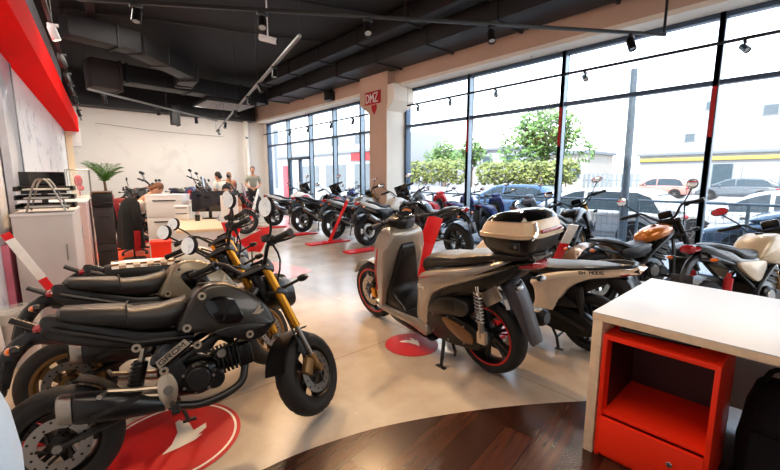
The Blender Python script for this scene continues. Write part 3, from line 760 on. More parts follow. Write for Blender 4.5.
    sk = MB('dark_metal'); sk.tube([(-.55,.14,.62),(-.60,.14,.29)], .022, 8); sk.tube([(-.55,.14,.62),(-.575,.14,.45)], .032, 10, m='satin_black'); sk.build('shock_absorber', t)
    ex = MB('satin_black'); ex.sect([(-.90,.37,.04,.04,.04,-.17),(-.87,.37,.055,.06,.055,-.17),(-.50,.31,.055,.06,.055,-.17),(-.42,.28,.025,.025,.025,-.16)], 12); ex.build('exhaust', t)
    rf = MB('black_plastic'); rf.pillow([(-.74,.68),(-.88,.72),(-.95,.56),(-1.0,.38),(-.975,.375),(-.88,.52),(-.80,.62)], .075, .01, 3); rf.build('rear_fender', t)
    kk = MB('satin_black')
    for sd in (-1, 1): kk.tube([(-.30,sd*.09,.20),(-.37,sd*.12,.10),(-.40,sd*.15,.015)], .013, 8)
    kk.tube([(-.37,-.12,.10),(-.37,.12,.10)], .011, 8); kk.box((-.41,.155,.012), (.07,.03,.014), .004); kk.build('centre_stand', t)
    hb = MB(paint, S); hb.sect([(.20,.97,.05,.03,.04),(.24,.98,.11,.05,.07),(.34,.97,.12,.05,.09),(.43,.92,.07,.04,.06)], 14, e=2.6); hb.build('handlebar_cover', t)
    ha = MB('satin_black', S); ha.tube([(.22,-.34,.985),(.27,-.15,.98),(.30,0,.97),(.27,.15,.98),(.22,.34,.985)], .013, 8, n=4); ha.build('handlebar', t)
    grips_levers(t, S, (.20,-.36,.985), (.20,.36,.985), (.24,-.23,.985), (.24,.23,.985))
    mirrors(t, S, [(.20,-.30,1.17), (.20,.30,1.17)], [(.25,-.20,1.0), (.25,.20,1.0)], shape='oval', r=.05, wd=.07)
    return t

def motorcycle(label, M, style='naked', paint='black_paint', group=None, seatm='seat_vinyl', lo=True, steer=30, frame='satin_black', rim='dark_metal', accent=None, glass='mirror_glass', mback='black_plastic', tailm=None):
    """Full-size motorcycle; style is naked, adventure, cruiser or commuter."""
    t = thing('motorcycle', label, 'motorcycle', M, group)
    cru = style == 'cruiser'; adv = style == 'adventure'; com = style == 'commuter'
    R = .315 if not com else .295; xr, xf = -.70, .72
    rw = .15 if not com else .10; fw = .12 if not com else .09
    hx, hz = (.40, .84) if cru else (.43, .90)
    S = steer_matrix(hx, hz, 27, steer)
    if cru: rw = .16; fw = .14
    wheel(t, 'rear_wheel', xr, R, rw, rim, 6 if com else 5, disc=(-1,) if not com else None, rimr=R-.095, lo=lo, wire=False)
    wheel(t, 'front_wheel', xf, R, fw, rim, 6 if com else 5, S=S, disc=(-1, 1), rimr=R-.095, lo=lo)
    sh = 0. if not cru else -.11      # how much lower the seat line is
    f = MB(frame)
    for sd in (-1, 1):
        f.tube([(.42,sd*.03,hz-.05),(.25,sd*.11,.74),(.0,sd*.13,.60),(-.17,sd*.13,.46),(-.16,sd*.11,.30)], .022, 8, n=3)
        f.tube([(.42,sd*.03,hz-.13),(.36,sd*.08,.50),(.26,sd*.10,.28),(-.10,sd*.10,.24)], .018, 8, n=3)
        f.tube([(-.05,sd*.12,.62),(-.40,sd*.12,.70+sh),(-.78,sd*.09,.82+sh*1.3)], .016, 8)
        f.tube([(-.16,sd*.12,.46),(-.50,sd*.11,.72+sh)], .015, 8)
    f.tube([(.40,0,hz+.02),(.46,0,hz-.12)], .035, 10); f.build('frame', t)
    sa = MB('satin_black' if not adv else 'dark_metal')
    for sd in (-1, 1): sa.tube([(xr,sd*.105,R),(-.40,sd*.10,.36),(-.14,sd*.09,.41)], [.022,.03,.03], 8, flat=.7)
    sa.cyl((xr,0,R), .018, .24, seg=8, m='steel'); sa.build('swingarm', t)
    if cru or com:
        for sd in (-1, 1):
            k = MB('red_trim' if com else 'dark_metal'); k.tube([(xr+.02,sd*.13,R+.03),(-.60,sd*.14,.66+sh*.5)], .018, 8); k.tube([(xr+.04,sd*.132,R+.10),(-.61,sd*.14,.62+sh*.5)], .034, 10, m='red_trim' if com else 'satin_black'); k.build('shock_absorber', t)
    else:
        k = MB('dark_metal'); k.tube([(-.28,0,.42),(-.20,0,.68)], .035, 10); k.build('shock_absorber', t)
    e = MB('engine_black')
    e.sect([(-.17,.42,.08,.10,.08),(-.12,.42,.14,.15,.14),(.05,.40,.15,.15,.16),(.16,.38,.13,.12,.13),(.22,.38,.08,.06,.08)], 16, e=3.2)
    for sd in (-1, 1):
        e.cyl((-.05,sd*.15,.40), .095, .05, seg=20, b=.012); e.cyl((.10,sd*.14,.38), .065, .05, seg=18, b=.012, m='dark_metal'); e.cyl((-.05,sd*.178,.40), .06, .012, seg=18, b=.004, m='steel' if sd < 0 else 'dark_metal')
    Rc = rot('Y', 18)
    for k in range(6): e.box((.13+.012*k,0,.52+.028*k), (.19,.21 if k % 2 == 0 else .17,.022), .004, Rc, m='engine_black' if k % 2 else 'dark_metal')
    e.box((.215,0,.70), (.18,.16,.05), .015, Rc); e.box((-.02,0,.60), (.14,.16,.12), .03, m='black_plastic')
    e.build('engine', t)
    x = MB('bronze_rim' if not cru else 'satin_black')
    for sd in (-.06, .06): x.tube([(.24,sd,.62),(.33,sd,.52),(.30,sd-.02,.28),(.16,-.06,.21),(-.05,-.11,.22),(-.25,-.14,.28)], .019, 8, n=3)
    xo = x.build('exhaust_pipe', t)
    up = .20 if adv else (.02 if cru or com else .12)
    c = MB('steel' if not cru else 'satin_black'); c.sect([(-.78,.40+up,.04,.045,.045,-.19),(-.75,.40+up,.055,.065,.06,-.19),(-.36,.32+up*.35,.055,.062,.058,-.175),(-.26,.28,.025,.025,.025,-.145)], 14, e=2.6); c.cyl((-.785,-.19,.40+up), .024, .012, axis='X', seg=10, m='rubber')
    c.box((-.50,-.246,.35+up*.6), (.20,.006,.06), .003, rot('Y', 10+up*40), m='satin_black'); c.build('muffler', xo)
    # tank, seat, tail
    tk = MB(paint)
    if cru:
        tk.sect([(-.06,.73,.05,.03,.04),(-.03,.74,.09,.06,.06),(.08,.78,.13,.07,.09),(.20,.81,.14,.075,.10),(.30,.825,.12,.065,.09),(.38,.83,.07,.03,.05),(.40,.83,.04,.015,.02)], 18, e=2.3)
    else:
        wt = lambda px, pz: 1-.30*max(0, (.10-px)/.2)-.25*max(0, (pz-.86)/.12)
        tk.pillow([(-.08,.73),(-.05,.82),(.04,.92),(.16,.965),(.30,.955),(.40,.90),(.43,.80),(.40,.70),(.28,.66),(.10,.68)], .165, .045, 4, wf=wt)
        if adv or style == 'naked':
            for sd in (-1, 1): tk.pillow([(.20,.86),(.42,.90),(.56,.78),(.50,.60),(.36,.52),(.30,.66)], .025, .012, 3, yc=sd*.165)
    to = tk.build('fuel_tank', t)
    cp = MB('chrome' if cru else 'dark_metal'); cp.cyl((.16,0,.885 if cru else .968), .035, .015, axis='Z', seg=14, b=.005); cp.build('fuel_cap', to)
    if accent:
        for sd in (-1, 1):
            a = MB(accent); a.pillow([(.22,.84),(.40,.86),(.50,.76),(.44,.66),(.30,.72)], .006, .004, 3, yc=sd*(.194 if not cru else .15)); a.build('tank_graphic', to)
    st = MB(seatm)
    if cru: st.sect([(-.03,.68,.06,.03,.03),(-.07,.67,.11,.05,.04),(-.20,.645,.145,.045,.05),(-.34,.66,.15,.05,.04),(-.42,.70,.12,.05,.03),(-.60,.74,.10,.035,.02),(-.72,.75,.05,.015,.01)], 16, e=2.6)
    else: st.sect([(-.02,.78,.06,.03,.04),(-.06,.785,.10,.05,.05),(-.20,.775,.14,.05,.05),(-.36,.80,.145,.05,.05),(-.46,.85,.13,.05,.04),(-.64,.89,.11,.04,.03),(-.76,.905,.05,.015,.015)], 16, e=2.6)
    st.build('seat', t)
    tl = MB(tailm or paint)
    if cru:
        tl.ribbon([(xr+.36*math.cos(rad(q)),0,R+.03+.36*math.sin(rad(q))) for q in range(28, 166, 12)], .19, .010); to2 = tl.build('rear_fender', t)
        l = MB('red_lens'); l.ell((-1.05,0,.52), (.05,.10,.09), 12); l.build('tail_light', to2)
    else:
        tl.pillow([(-.12,.70),(-.12,.76),(-.35,.77),(-.55,.86),(-.85,.92),(-.90,.90),(-.80,.84),(-.55,.74),(-.30,.66)], .13, .02, 3, wf=lambda px, pz: 1-.5*max(0, (-.4-px)/.5)); to2 = tl.build('tail_cowl', t)
        l = MB('red_lens'); l.sect([(-.945,.885,.035,.02,.02),(-.92,.885,.07,.04,.04),(-.87,.89,.08,.025,.03)], 12); l.build('tail_light', to2)
        rf = MB('black_plastic'); rf.tube([(-.78,0,.82),(-.92,0,.74),(-1.0,0,.60),(-1.02,0,.50)], .028, 8, n=3, flat=1.5); rf.box((-1.02,0,.58), (.012,.18,.18), .004, rot('Y', 12)); rf.ribbon([(xr+(R+.03)*math.cos(rad(q)),0,R+(R+.03)*math.sin(rad(q))) for q in range(40, 140, 12)], rw+.02, .006); rf.build('plate_holder', t)
    sc = MB('black_plastic' if not com else paint)
    for sd in (-1, 1): sc.pillow([(-.05,.72+sh*.3),(-.10,.60),(-.20,.55),(-.40,.66+sh),(-.46,.74+sh),(-.25,.74+sh*.6)], .02, .01, 3, yc=sd*.135)
    sc.build('side_cover', t)
    for sd in (-1, 1): blinker(t, Matrix.Identity(4), (-.84,sd*.05,.80+sh*1.3), (-.86,sd*.15,.80+sh*1.3), s=1.05)
    # front end
    for sd in (-1, 1):
        g = MB('gold_fork' if style == 'naked' else 'dark_metal', S); top = Vector((hx-.02,sd*.10,hz+.08)); bot = Vector((xf,sd*.10,R)); d = bot-top
        g.tube([top, top+d*.6], .026, 10); g.tube([top+d*.58, bot], .019 if not com else .024, 10, m='steel' if not cru else 'satin_black'); g.tube([bot-d*.18, bot], .028, 8, m='satin_black')
        if cru or com: g.tube([top+d*.3, top+d*.55], .032, 10, m='rubber')
        g.build('fork_leg', t)
    yk = MB('satin_black', S); yk.box((hx-.005,0,hz+.055), (.08,.27,.03), .01, rot('Y', 25)); yk.box((hx+.075,0,hz-.11), (.08,.27,.035), .01, rot('Y', 25)); yk.build('fork_yoke', t)
    ff = MB(paint if not cru else 'satin_black', S)
    a0 = 60 if not adv else 70
    ff.ribbon([(xf+(R+.025)*math.cos(rad(q)),0,R+(R+.025)*math.sin(rad(q))) for q in range(a0-20, 170, 12)], fw+.03, .008)
    if adv: ff.pillow([(hx+.10,.93),(hx+.36,.80),(hx+.44,.76),(hx+.30,.86),(hx+.12,.99)], .06, .01, 2)
    ff.build('front_fender', t)
    bz = 1.04 if cru else (1.16 if adv else 1.08); bx = hx-.17 if not cru else hx-.20
    hb = MB('satin_black', S)
    hb.tube([(bx,-.36,bz),(bx+.05,-.20,bz+.01),(hx-.03,-.08,hz+.10),(hx-.03,.08,hz+.10),(bx+.05,.20,bz+.01),(bx,.36,bz)], .013, 8, n=4)
    hb.tube([(bx+.04,.22,bz),(hx+.14,.12,hz+.02),(hx+.06,.04,hz-.1)], .007, 6, n=3, m='rubber'); hb.tube([(bx+.04,-.22,bz),(hx+.14,-.12,hz+.02),(hx+.06,-.04,hz-.1)], .007, 6, n=3, m='rubber')
    hb.build('handlebar', t)
    grips_levers(t, S, (bx-.01,-.38,bz), (bx-.01,.38,bz), (bx+.02,-.26,bz), (bx+.02,.26,bz), lo=lo)
    mirrors(t, S, [(bx,-.34,bz+.17), (bx,.34,bz+.17)], [(bx+.03,-.22,bz+.02), (bx+.03,.22,bz+.02)], shape='round' if cru else 'oval', r=.055, wd=.075, glass=glass, back=mback)
    hl = MB('black_plastic', S)
    if cru or com: hl.lathe([(.03,-.10),(.075,-.07),(.09,0),(.092,.02)], (hx+.15,0,hz-.01), 'X', 18)
    else: hl.sect([(hx+.08,hz-.02,.06,.06,.08),(hx+.12,hz-.02,.10,.11,.11),(hx+.20,hz-.04,.09,.08,.10),(hx+.24,hz-.06,.05,.04,.06)], 14, e=2.8)
    ho = hl.build('headlight', t)
    ln = MB('clear_lens', S)
    if cru or com: ln.lathe([(.088,.02),(.06,.035),(1e-6,.042)], (hx+.15,0,hz-.01), 'X', 18)
    else: ln.sect([(hx+.225,hz-.05,.05,.03,.05),(hx+.25,hz-.06,.03,.02,.03)], 12)
    ln.build('headlight_lens', ho)
    ins = MB('black_plastic', S); ins.box((hx+.01,0,hz+.15), (.05,.14,.08), .015, rot('Y', -30)); ins.box((hx-.014,0,hz+.163), (.006,.11,.055), .001, rot('Y', -30), m='smoke_lens'); ins.build('instrument', t)
    if adv:
        ws = MB('smoke_lens', S); ws.pillow([(hx+.20,hz+.08),(hx+.10,hz+.36),(hx+.085,hz+.36),(hx+.18,hz+.08)], .15, .004, 1); ws.build('windscreen', t)
    for sd in (-1, 1): blinker(t, S, (hx+.08,sd*.10,hz-.08), (hx+.09,sd*.20,hz-.07))
    fp = MB('dark_metal')
    for sd in (-1, 1): fp.tube([(-.12 if not cru else .10,sd*.12,.34),(-.12 if not cru else .10,sd*.26,.33)], .015, 8); fp.tube([(-.38,sd*.12,.44),(-.38,sd*.22,.44)], .012, 8)
    fp.build('footpegs', t)
    ks = MB('satin_black'); ks.tube([(-.10,.12,.28),(-.06,.27,.03)], .013, 8); ks.box((-.055,.28,.03), (.08,.04,.012), .003); ks.build('kickstand', t)
    return t
# ------------------------------------------------------------------ the showroom: x runs towards the glass front, y along it
GX = 6.85                    # glass front
BY = 15.4                    # back wall
def wall_x(y): return -.75+.0935*y

def tile_floor():
    m, nt, b = _nodes('polished_concrete')
    tc = nt.nodes.new('ShaderNodeTexCoord')
    n1 = nt.nodes.new('ShaderNodeTexNoise'); n1.inputs['Scale'].default_value = .6; n1.inputs['Detail'].default_value = 6; n1.inputs['Roughness'].default_value = .62
    n2 = nt.nodes.new('ShaderNodeTexNoise'); n2.inputs['Scale'].default_value = 2.6; n2.inputs['Detail'].default_value = 8
    n3 = nt.nodes.new('ShaderNodeTexNoise'); n3.inputs['Scale'].default_value = 40; n3.inputs['Detail'].default_value = 3
    for n in (n1, n2, n3): nt.links.new(tc.outputs['Object'], n.inputs['Vector'])
    r1 = nt.nodes.new('ShaderNodeValToRGB'); r1.color_ramp.elements[0].position = .35; r1.color_ramp.elements[1].position = .66
    r1.color_ramp.elements[0].color = srgb((.64,.59,.53))+(1,); r1.color_ramp.elements[1].color = srgb((.78,.745,.70))+(1,)
    r2 = nt.nodes.new('ShaderNodeValToRGB'); r2.color_ramp.elements[0].position = .30; r2.color_ramp.elements[1].position = .60
    r2.color_ramp.elements[0].color = (.76,.71,.66,1); r2.color_ramp.elements[1].color = (1,1,1,1)
    nt.links.new(n1.outputs['Fac'], r1.inputs['Fac']); nt.links.new(n2.outputs['Fac'], r2.inputs['Fac'])
    mx = nt.nodes.new('ShaderNodeMix'); mx.data_type = 'RGBA'; mx.blend_type = 'MULTIPLY'; mx.inputs['Factor'].default_value = .8
    nt.links.new(r1.outputs['Color'], mx.inputs['A']); nt.links.new(r2.outputs['Color'], mx.inputs['B'])
    br = nt.nodes.new('ShaderNodeTexBrick'); br.offset = 0; br.inputs['Scale'].default_value = 1; br.inputs['Brick Width'].default_value = 2.4; br.inputs['Row Height'].default_value = 2.4; br.inputs['Mortar Size'].default_value = .006
    br.inputs['Color1'].default_value = (1,1,1,1); br.inputs['Color2'].default_value = (.96,.96,.95,1); br.inputs['Mortar'].default_value = (.62,.58,.54,1)
    nt.links.new(tc.outputs['Object'], br.inputs['Vector'])
    m2 = nt.nodes.new('ShaderNodeMix'); m2.data_type = 'RGBA'; m2.blend_type = 'MULTIPLY'; m2.inputs['Factor'].default_value = .8
    nt.links.new(mx.outputs['Result'], m2.inputs['A']); nt.links.new(br.outputs['Color'], m2.inputs['B'])
    nt.links.new(m2.outputs['Result'], b.inputs['Base Color'])
    mr = nt.nodes.new('ShaderNodeMapRange'); mr.inputs['To Min'].default_value = .12; mr.inputs['To Max'].default_value = .34
    nt.links.new(n2.outputs['Fac'], mr.inputs['Value']); nt.links.new(mr.outputs['Result'], b.inputs['Roughness'])
    bp = nt.nodes.new('ShaderNodeBump'); bp.inputs['Strength'].default_value = .12; bp.inputs['Distance'].default_value = .003
    nt.links.new(n3.outputs['Fac'], bp.inputs['Height']); nt.links.new(bp.outputs['Normal'], b.inputs['Normal'])
    MATS['polished_concrete'] = m
def plank_floor():
    m, nt, b = _nodes('dark_planks')
    tc = nt.nodes.new('ShaderNodeTexCoord'); mp = nt.nodes.new('ShaderNodeMapping'); mp.inputs['Rotation'].default_value = (0,0,rad(-8))
    nt.links.new(tc.outputs['Object'], mp.inputs['Vector'])
    br = nt.nodes.new('ShaderNodeTexBrick'); br.offset = .37; br.inputs['Scale'].default_value = 1; br.inputs['Brick Width'].default_value = 1.2; br.inputs['Row Height'].default_value = .16; br.inputs['Mortar Size'].default_value = .003
    br.inputs['Color1'].default_value = srgb((.30,.17,.12))+(1,); br.inputs['Color2'].default_value = srgb((.19,.105,.08))+(1,); br.inputs['Mortar'].default_value = srgb((.08,.05,.04))+(1,)
    nt.links.new(mp.outputs['Vector'], br.inputs['Vector'])
    wv = nt.nodes.new('ShaderNodeTexNoise'); wv.inputs['Scale'].default_value = 3; wv.inputs['Detail'].default_value = 8
    m3 = nt.nodes.new('ShaderNodeMapping'); m3.inputs['Scale'].default_value = (1, 12, 1); nt.links.new(mp.outputs['Vector'], m3.inputs['Vector']); nt.links.new(m3.outputs['Vector'], wv.inputs['Vector'])
    r = nt.nodes.new('ShaderNodeValToRGB'); r.color_ramp.elements[0].position = .3; r.color_ramp.elements[1].position = .7
    r.color_ramp.elements[0].color = (.6,.58,.56,1); r.color_ramp.elements[1].color = (1.15,1.1,1.05,1); nt.links.new(wv.outputs['Fac'], r.inputs['Fac'])
    mx = nt.nodes.new('ShaderNodeMix'); mx.data_type = 'RGBA'; mx.blend_type = 'MULTIPLY'; mx.inputs['Factor'].default_value = 1
    nt.links.new(br.outputs['Color'], mx.inputs['A']); nt.links.new(r.outputs['Color'], mx.inputs['B']); nt.links.new(mx.outputs['Result'], b.inputs['Base Color'])
    b.inputs['Roughness'].default_value = .26
    MATS['dark_planks'] = m
def plaster(name, base, streak, dark=.25, scale=2.2):
    m, nt, b = _nodes(name)
    tc = nt.nodes.new('ShaderNodeTexCoord'); n = nt.nodes.new('ShaderNodeTexNoise'); n.inputs['Scale'].default_value = scale; n.inputs['Detail'].default_value = 10; n.inputs['Roughness'].default_value = .7
    n.inputs['Distortion'].default_value = .8
    nt.links.new(tc.outputs['Object'], n.inputs['Vector'])
    r = nt.nodes.new('ShaderNodeValToRGB'); r.color_ramp.elements[0].position = dark; r.color_ramp.elements[1].position = dark+.12
    r.color_ramp.elements[0].color = srgb(streak)+(1,); r.color_ramp.elements[1].color = srgb(base)+(1,)
    nt.links.new(n.outputs['Fac'], r.inputs['Fac']); nt.links.new(r.outputs['Color'], b.inputs['Base Color']); b.inputs['Roughness'].default_value = .8
    MATS[name] = m
def glass():
    m = bpy.data.materials.new('window_glass'); m.use_nodes = True; nt = m.node_tree; nt.nodes.clear()
    o = nt.nodes.new('ShaderNodeOutputMaterial'); t = nt.nodes.new('ShaderNodeBsdfTransparent'); t.inputs['Color'].default_value = (.97,.985,.99,1)
    g = nt.nodes.new('ShaderNodeBsdfGlossy'); g.inputs['Roughness'].default_value = .02; lw = nt.nodes.new('ShaderNodeLayerWeight'); f = nt.nodes.new('ShaderNodeMath'); f.operation = 'POWER'; f.inputs[1].default_value = 5; nt.links.new(lw.outputs['Facing'], f.inputs[0]); f2 = nt.nodes.new('ShaderNodeMath'); f2.operation = 'MULTIPLY_ADD'; f2.inputs[1].default_value = .35; f2.inputs[2].default_value = .02; nt.links.new(f.outputs[0], f2.inputs[0])
    mx = nt.nodes.new('ShaderNodeMixShader'); nt.links.new(f2.outputs[0], mx.inputs['Fac']); nt.links.new(t.outputs['BSDF'], mx.inputs[1]); nt.links.new(g.outputs['BSDF'], mx.inputs[2]); nt.links.new(mx.outputs['Shader'], o.inputs['Surface'])
    MATS['window_glass'] = m
tile_floor(); plank_floor(); glass()
plaster('wall_white', (.91,.87,.83), (.86,.82,.78), .34, 1.2)
plaster('wall_marble', (.90,.90,.91), (.62,.64,.68), .33, 2.6)
plaster('ceiling_black', (.085,.07,.072), (.05,.043,.045), .45, .9)

# floor, planked counter area with its curved edge
b = MB('polished_concrete'); b.add([(-2.2,-6,0),(7.05,-6,0),(7.05,BY,0),(-2.2,BY,0),(-2.2,-6,-.3),(7.05,-6,-.3),(7.05,BY,-.3),(-2.2,BY,-.3)], [(0,1,2,3),(4,5,6,7),(0,1,5,4),(1,2,6,5),(2,3,7,6),(3,0,4,7)]); struct('floor', b, smooth=False)
edge = catmull([(-1.6,1.2,0),(.2,1.62,0),(.67,1.66,0),(1.05,1.60,0),(1.4,1.48,0),(1.9,1.22,0),(2.4,.88,0),(3.0,.38,0),(3.6,-.3,0),(4.1,-1.2,0),(4.3,-3,0)], 6)
poly = [(p.x, p.y) for p in edge]+[(-1.6,-3)]
b = MB('dark_planks'); b.plate(poly, .006, trn(0,0,.004)); struct('floor_planks', b, smooth=False)
# walls
def slab(name, m, pts, z0, z1, **k):
    L = len(pts); b = MB(m)
    b.add([(p[0],p[1],z0) for p in pts]+[(p[0],p[1],z1) for p in pts], [tuple(range(L)), tuple(range(L,2*L))]+[(i,(i+1) % L,L+(i+1) % L,L+i) for i in range(L)])
    return struct(name, b, smooth=False)
slab('wall_left', 'wall_marble', [(wall_x(-6),-6),(wall_x(BY),BY),(wall_x(BY)-.25,BY),(wall_x(-6)-.25,-6)], 0, 4.5)
slab('wall_back', 'wall_white', [(0,BY),(7.1,BY),(7.1,BY+.25),(0,BY+.25)], 0, 4.5)
slab('wall_near', 'wall_white', [(-2.2,-6.25),(7.1,-6.25),(7.1,-6),(-2.2,-6)], 0, 4.5)
slab('trim_1', 'duct_dark', [(wall_x(BY)-.1,BY-.5),(6.3,BY-.5),(6.3,BY-.005),(wall_x(BY)-.1,BY-.005)], 3.56, 4.5)
slab('wall_right', 'wall_white', [(6.78,14.99),(7.05,14.99),(7.05,BY),(6.78,BY)], 0, 3.55)
slab('ceiling', 'ceiling_black', [(-2.4,-6.25),(7.1,-6.25),(7.1,BY+.2),(-2.4,BY+.2)], 4.5, 4.7)
slab('beam', 'plaster_pink', [(6.42,-6),(7.0,-6),(7.0,BY-.02),(6.42,BY-.02)], 3.56, 4.49)
slab('trim_2', 'pillar_white', [(6.415,-6),(7.0,-6),(7.0,14.98),(6.415,14.98)], 3.53, 3.60)
# pillar with a flared head
b = MB('plaster_pink')
def ringp(z, x0, x1, y0, y1): return [(x0,y0,z),(x1,y0,z),(x1,y1,z),(x0,y1,z)]
b.loft([ringp(0,6.2,6.84,7.12,7.76), ringp(2.98,6.2,6.84,7.12,7.76), ringp(3.22,6.19,6.84,7.06,8.12), ringp(4.49,6.19,6.84,7.06,8.12)])
pil = struct('pillar', b, smooth=False)
b = MB('pillar_white'); b.box((6.52,7.105,1.49), (.64,.03,2.98)); b.add([(6.2,7.09,2.98),(6.84,7.09,2.98),(6.84,7.12,2.98),(6.2,7.12,2.98),(6.19,6.84,3.2),(6.84,6.84,3.2),(6.84,7.06,3.2),(6.19,7.06,3.2),(6.19,6.84,3.56),(6.84,6.84,3.56),(6.84,7.06,3.56),(6.19,7.06,3.56)], [(0,1,2,3),(0,1,5,4),(1,2,6,5),(2,3,7,6),(3,0,4,7),(4,5,9,8),(5,6,10,9),(6,7,11,10),(7,4,8,11),(8,9,10,11)])
tag(b.build('pillar_lit_face', pil, smooth=False))  # whiter near face and head put the window light into the colour
b = MB('pillar_white'); b.tube([(6.02,15.2,0),(6.02,15.2,3.56)], .085, 16); struct('pillar_pipe', b)

# glass front: one structure object per bay
mull = [-4.9,-2.9,-.9,1.13,3.19,5.17,7.05]; left = [8.9,9.93+.35,11.62+.1,13.16+.15,14.98]
def bay(n, y0, y1, door=False):
    t = thing('window_%d' % n, None, None, trn(0,0,0)); t['kind'] = 'structure'
    f = MB('frame_blue')
    for y in (y0, y1): f.box((GX,y,1.77), (.16,.065,3.53), .008)
    for z, h in ((3.50,.07),(2.66,.06),(.03,.07)): f.box((GX,(y0+y1)/2,z), (.12,y1-y0,h), .006)
    fr = f.build('window_frame', t)
    f = MB('frame_lit'); f.box((GX-.02,y0-.036,1.75), (.115,.006,3.42)); f.build('lit_side_strip', fr)  # paler strip paints daylight onto the mullion's near side
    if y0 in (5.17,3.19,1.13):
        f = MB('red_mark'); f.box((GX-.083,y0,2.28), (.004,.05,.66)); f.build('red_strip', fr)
    g = MB('window_glass'); g.box((GX+.01,(y0+y1)/2,3.08), (.008,y1-y0-.07,.78))
    if not door: g.box((GX+.01,(y0+y1)/2,1.345), (.008,y1-y0-.07,2.56))
    else: g.box((GX+.01,(y0+y1)/2,2.38), (.008,y1-y0-.07,.5))
    g.build('glass_pane', t, smooth=False)
    return t
k = 1
for ys in (mull, left):
    for i in range(len(ys)-1):
        bay(k, ys[i], ys[i+1], door=(ys is left and i == 2)); k += 1
bay(k, 7.80, 8.9)
t = thing('door_1', None, None, trn(0,0,0)); t['kind'] = 'structure'
f = MB('frame_blue'); y0, y1 = left[2]+.04, left[3]-.04; ym = (y0+y1)/2
for y in (y0+.03, y1-.03, ym-.035, ym+.035): f.box((GX,y,1.04), (.09,.06,2.06), .006)
f.box((GX,ym,2.09), (.14,y1-y0,.09), .006); f.box((GX,ym,.05), (.08,y1-y0,.09), .006); f.build('door_frame', t)
g = MB('window_glass'); g.box((GX+.01,ym,1.05), (.008,y1-y0-.1,1.95)); g.build('glass_pane', t, smooth=False)
h = MB('steel')
for y in (ym-.08, ym+.08): h.tube([(GX-.05,y,.85),(GX-.09,y,.9),(GX-.09,y,1.25),(GX-.05,y,1.3)], .012, 8)
h.build('door_handle', t)

# red band along the left wall
def bx(y): return .02+.0935*(y-5.02)
slab('beam_red', 'beam_red', [(bx(.4),.4),(bx(13.6),13.6),(wall_x(13.6)+.002,13.6),(wall_x(.4)+.002,.4)], 2.64, 3.02)
b = MB('white_laminate'); b.box((bx(13.9)-.13,13.85,2.5), (.26,.45,.5), .01); b.box((wall_x(13.3)+.08,13.3,1.3), (.14,.14,2.6), .0, m='plywood_edge'); struct('trim_3', b)
b = MB('poster_grey'); b.box((wall_x(5.3)+.04,5.3,1.3), (.06,.6,2.5), .01, rot('Z',-5.3)); b.box((wall_x(5.6)+.04,5.62,1.3), (.08,.04,2.5), .01, rot('Z',-5.3), m='grey_paint'); struct('door_2', b)
b = MB('pink_panel'); b.box((wall_x(4.9)+.03,4.95,.42), (.05,.9,.84), .008, rot('Z',-5.3)); struct('baseboard_left', b)

# ------------------------------------------------------------------ ceiling services
def duct(name, label, pts, w, h, m='duct_dark'):
    b = MB(m); P = [Vector(p) for p in pts]
    for i in range(len(P)-1):
        d = (P[i+1]-P[i]); L = d.length; a = math.atan2(d.y, d.x); c = (P[i]+P[i+1])/2
        b.box(tuple(c), (L+.02, w, h), .02, rot('Z', math.degrees(a)))
        for q in range(int(L/1.5)+1):
            cc = P[i]+d*(min(1, (q+.5)*1.5/L)); b.box(tuple(cc), (.05, w+.05, h+.05), .006, rot('Z', math.degrees(a)))
    o = b.build(name); return tag(o, label, 'air duct')
duct('ceiling_duct', 'wide dark duct running along the ceiling above the shop windows', [(5.95,-3,4.12),(5.95,12.2,4.12)], .75, .5)
duct('ceiling_duct', 'narrow dark duct beside the wide duct over the windows', [(5.25,-3,4.28),(5.25,11.6,4.28)], .34, .3)
duct('ceiling_duct', 'dark cross duct hanging in front of the back wall', [(1.0,12.0,3.98),(5.6,12.6,3.98)], .55, .42)
duct('ceiling_duct', 'dark bent duct near the red band at the far left of the ceiling', [(.5,9.0,4.0),(1.6,9.3,4.0),(2.9,10.7,3.95),(3.0,11.7,3.95)], .40, .36, 'duct_dark')
duct('ceiling_duct', 'brownish square duct box above the far end of the red band', [(.95,11.2,3.72),(1.5,11.3,3.72)], .5, .62, 'duct_brown')
duct('ceiling_duct', 'short dark duct dropping towards the middle of the back wall', [(3.25,14.3,3.42),(3.45,14.3,3.42)], .3, .62)
b = MB('steel'); 
b.tube([(3.2,3.35,4.32),(4.2,2.95,4.28),(4.85,2.68,4.26)], .16, 16, n=4)
for q in range(9): b.lathe([(.155,-.02),(.168,0),(.155,.02)], (3.4+.15*q,3.27-.06*q,4.31-.007*q), 'X', 16, 'duct_dark')
tag(b.build('flexible_duct'), 'grey round flexible duct pipe at the top edge of the ceiling', 'air duct')
for (x0,y0,x1,y1,z,lab) in ((.3,7.6,5.0,6.0,4.46,'thin black conduit crossing the ceiling nearest of two'),(.5,9.6,5.0,8.0,4.46,'thin black conduit crossing the ceiling farther of two')):
    b = MB('track_black'); b.tube([(x0,y0,z),(x1,y1,z)], .022, 8); tag(b.build('conduit'), lab, 'conduit')
b = MB('duct_brown'); b.box((.85,8.6,4.30), (.13,3.6,.1), .01, rot('Z',-6)); tag(b.build('cable_tray'), 'brown cable tray running along the dark ceiling at the left', 'cable tray')
b = MB('duct_dark'); b.box((4.5,13.0,3.72), (1.5,1.5,.12), .02)
for q in range(7): b.box((4.5,12.4+.2*q,3.655), (1.4,.05,.02), .004, m='grey_laminate')
tag(b.build('ceiling_vent'), 'flat dark ventilation grille hanging near the far window corner', 'vent')

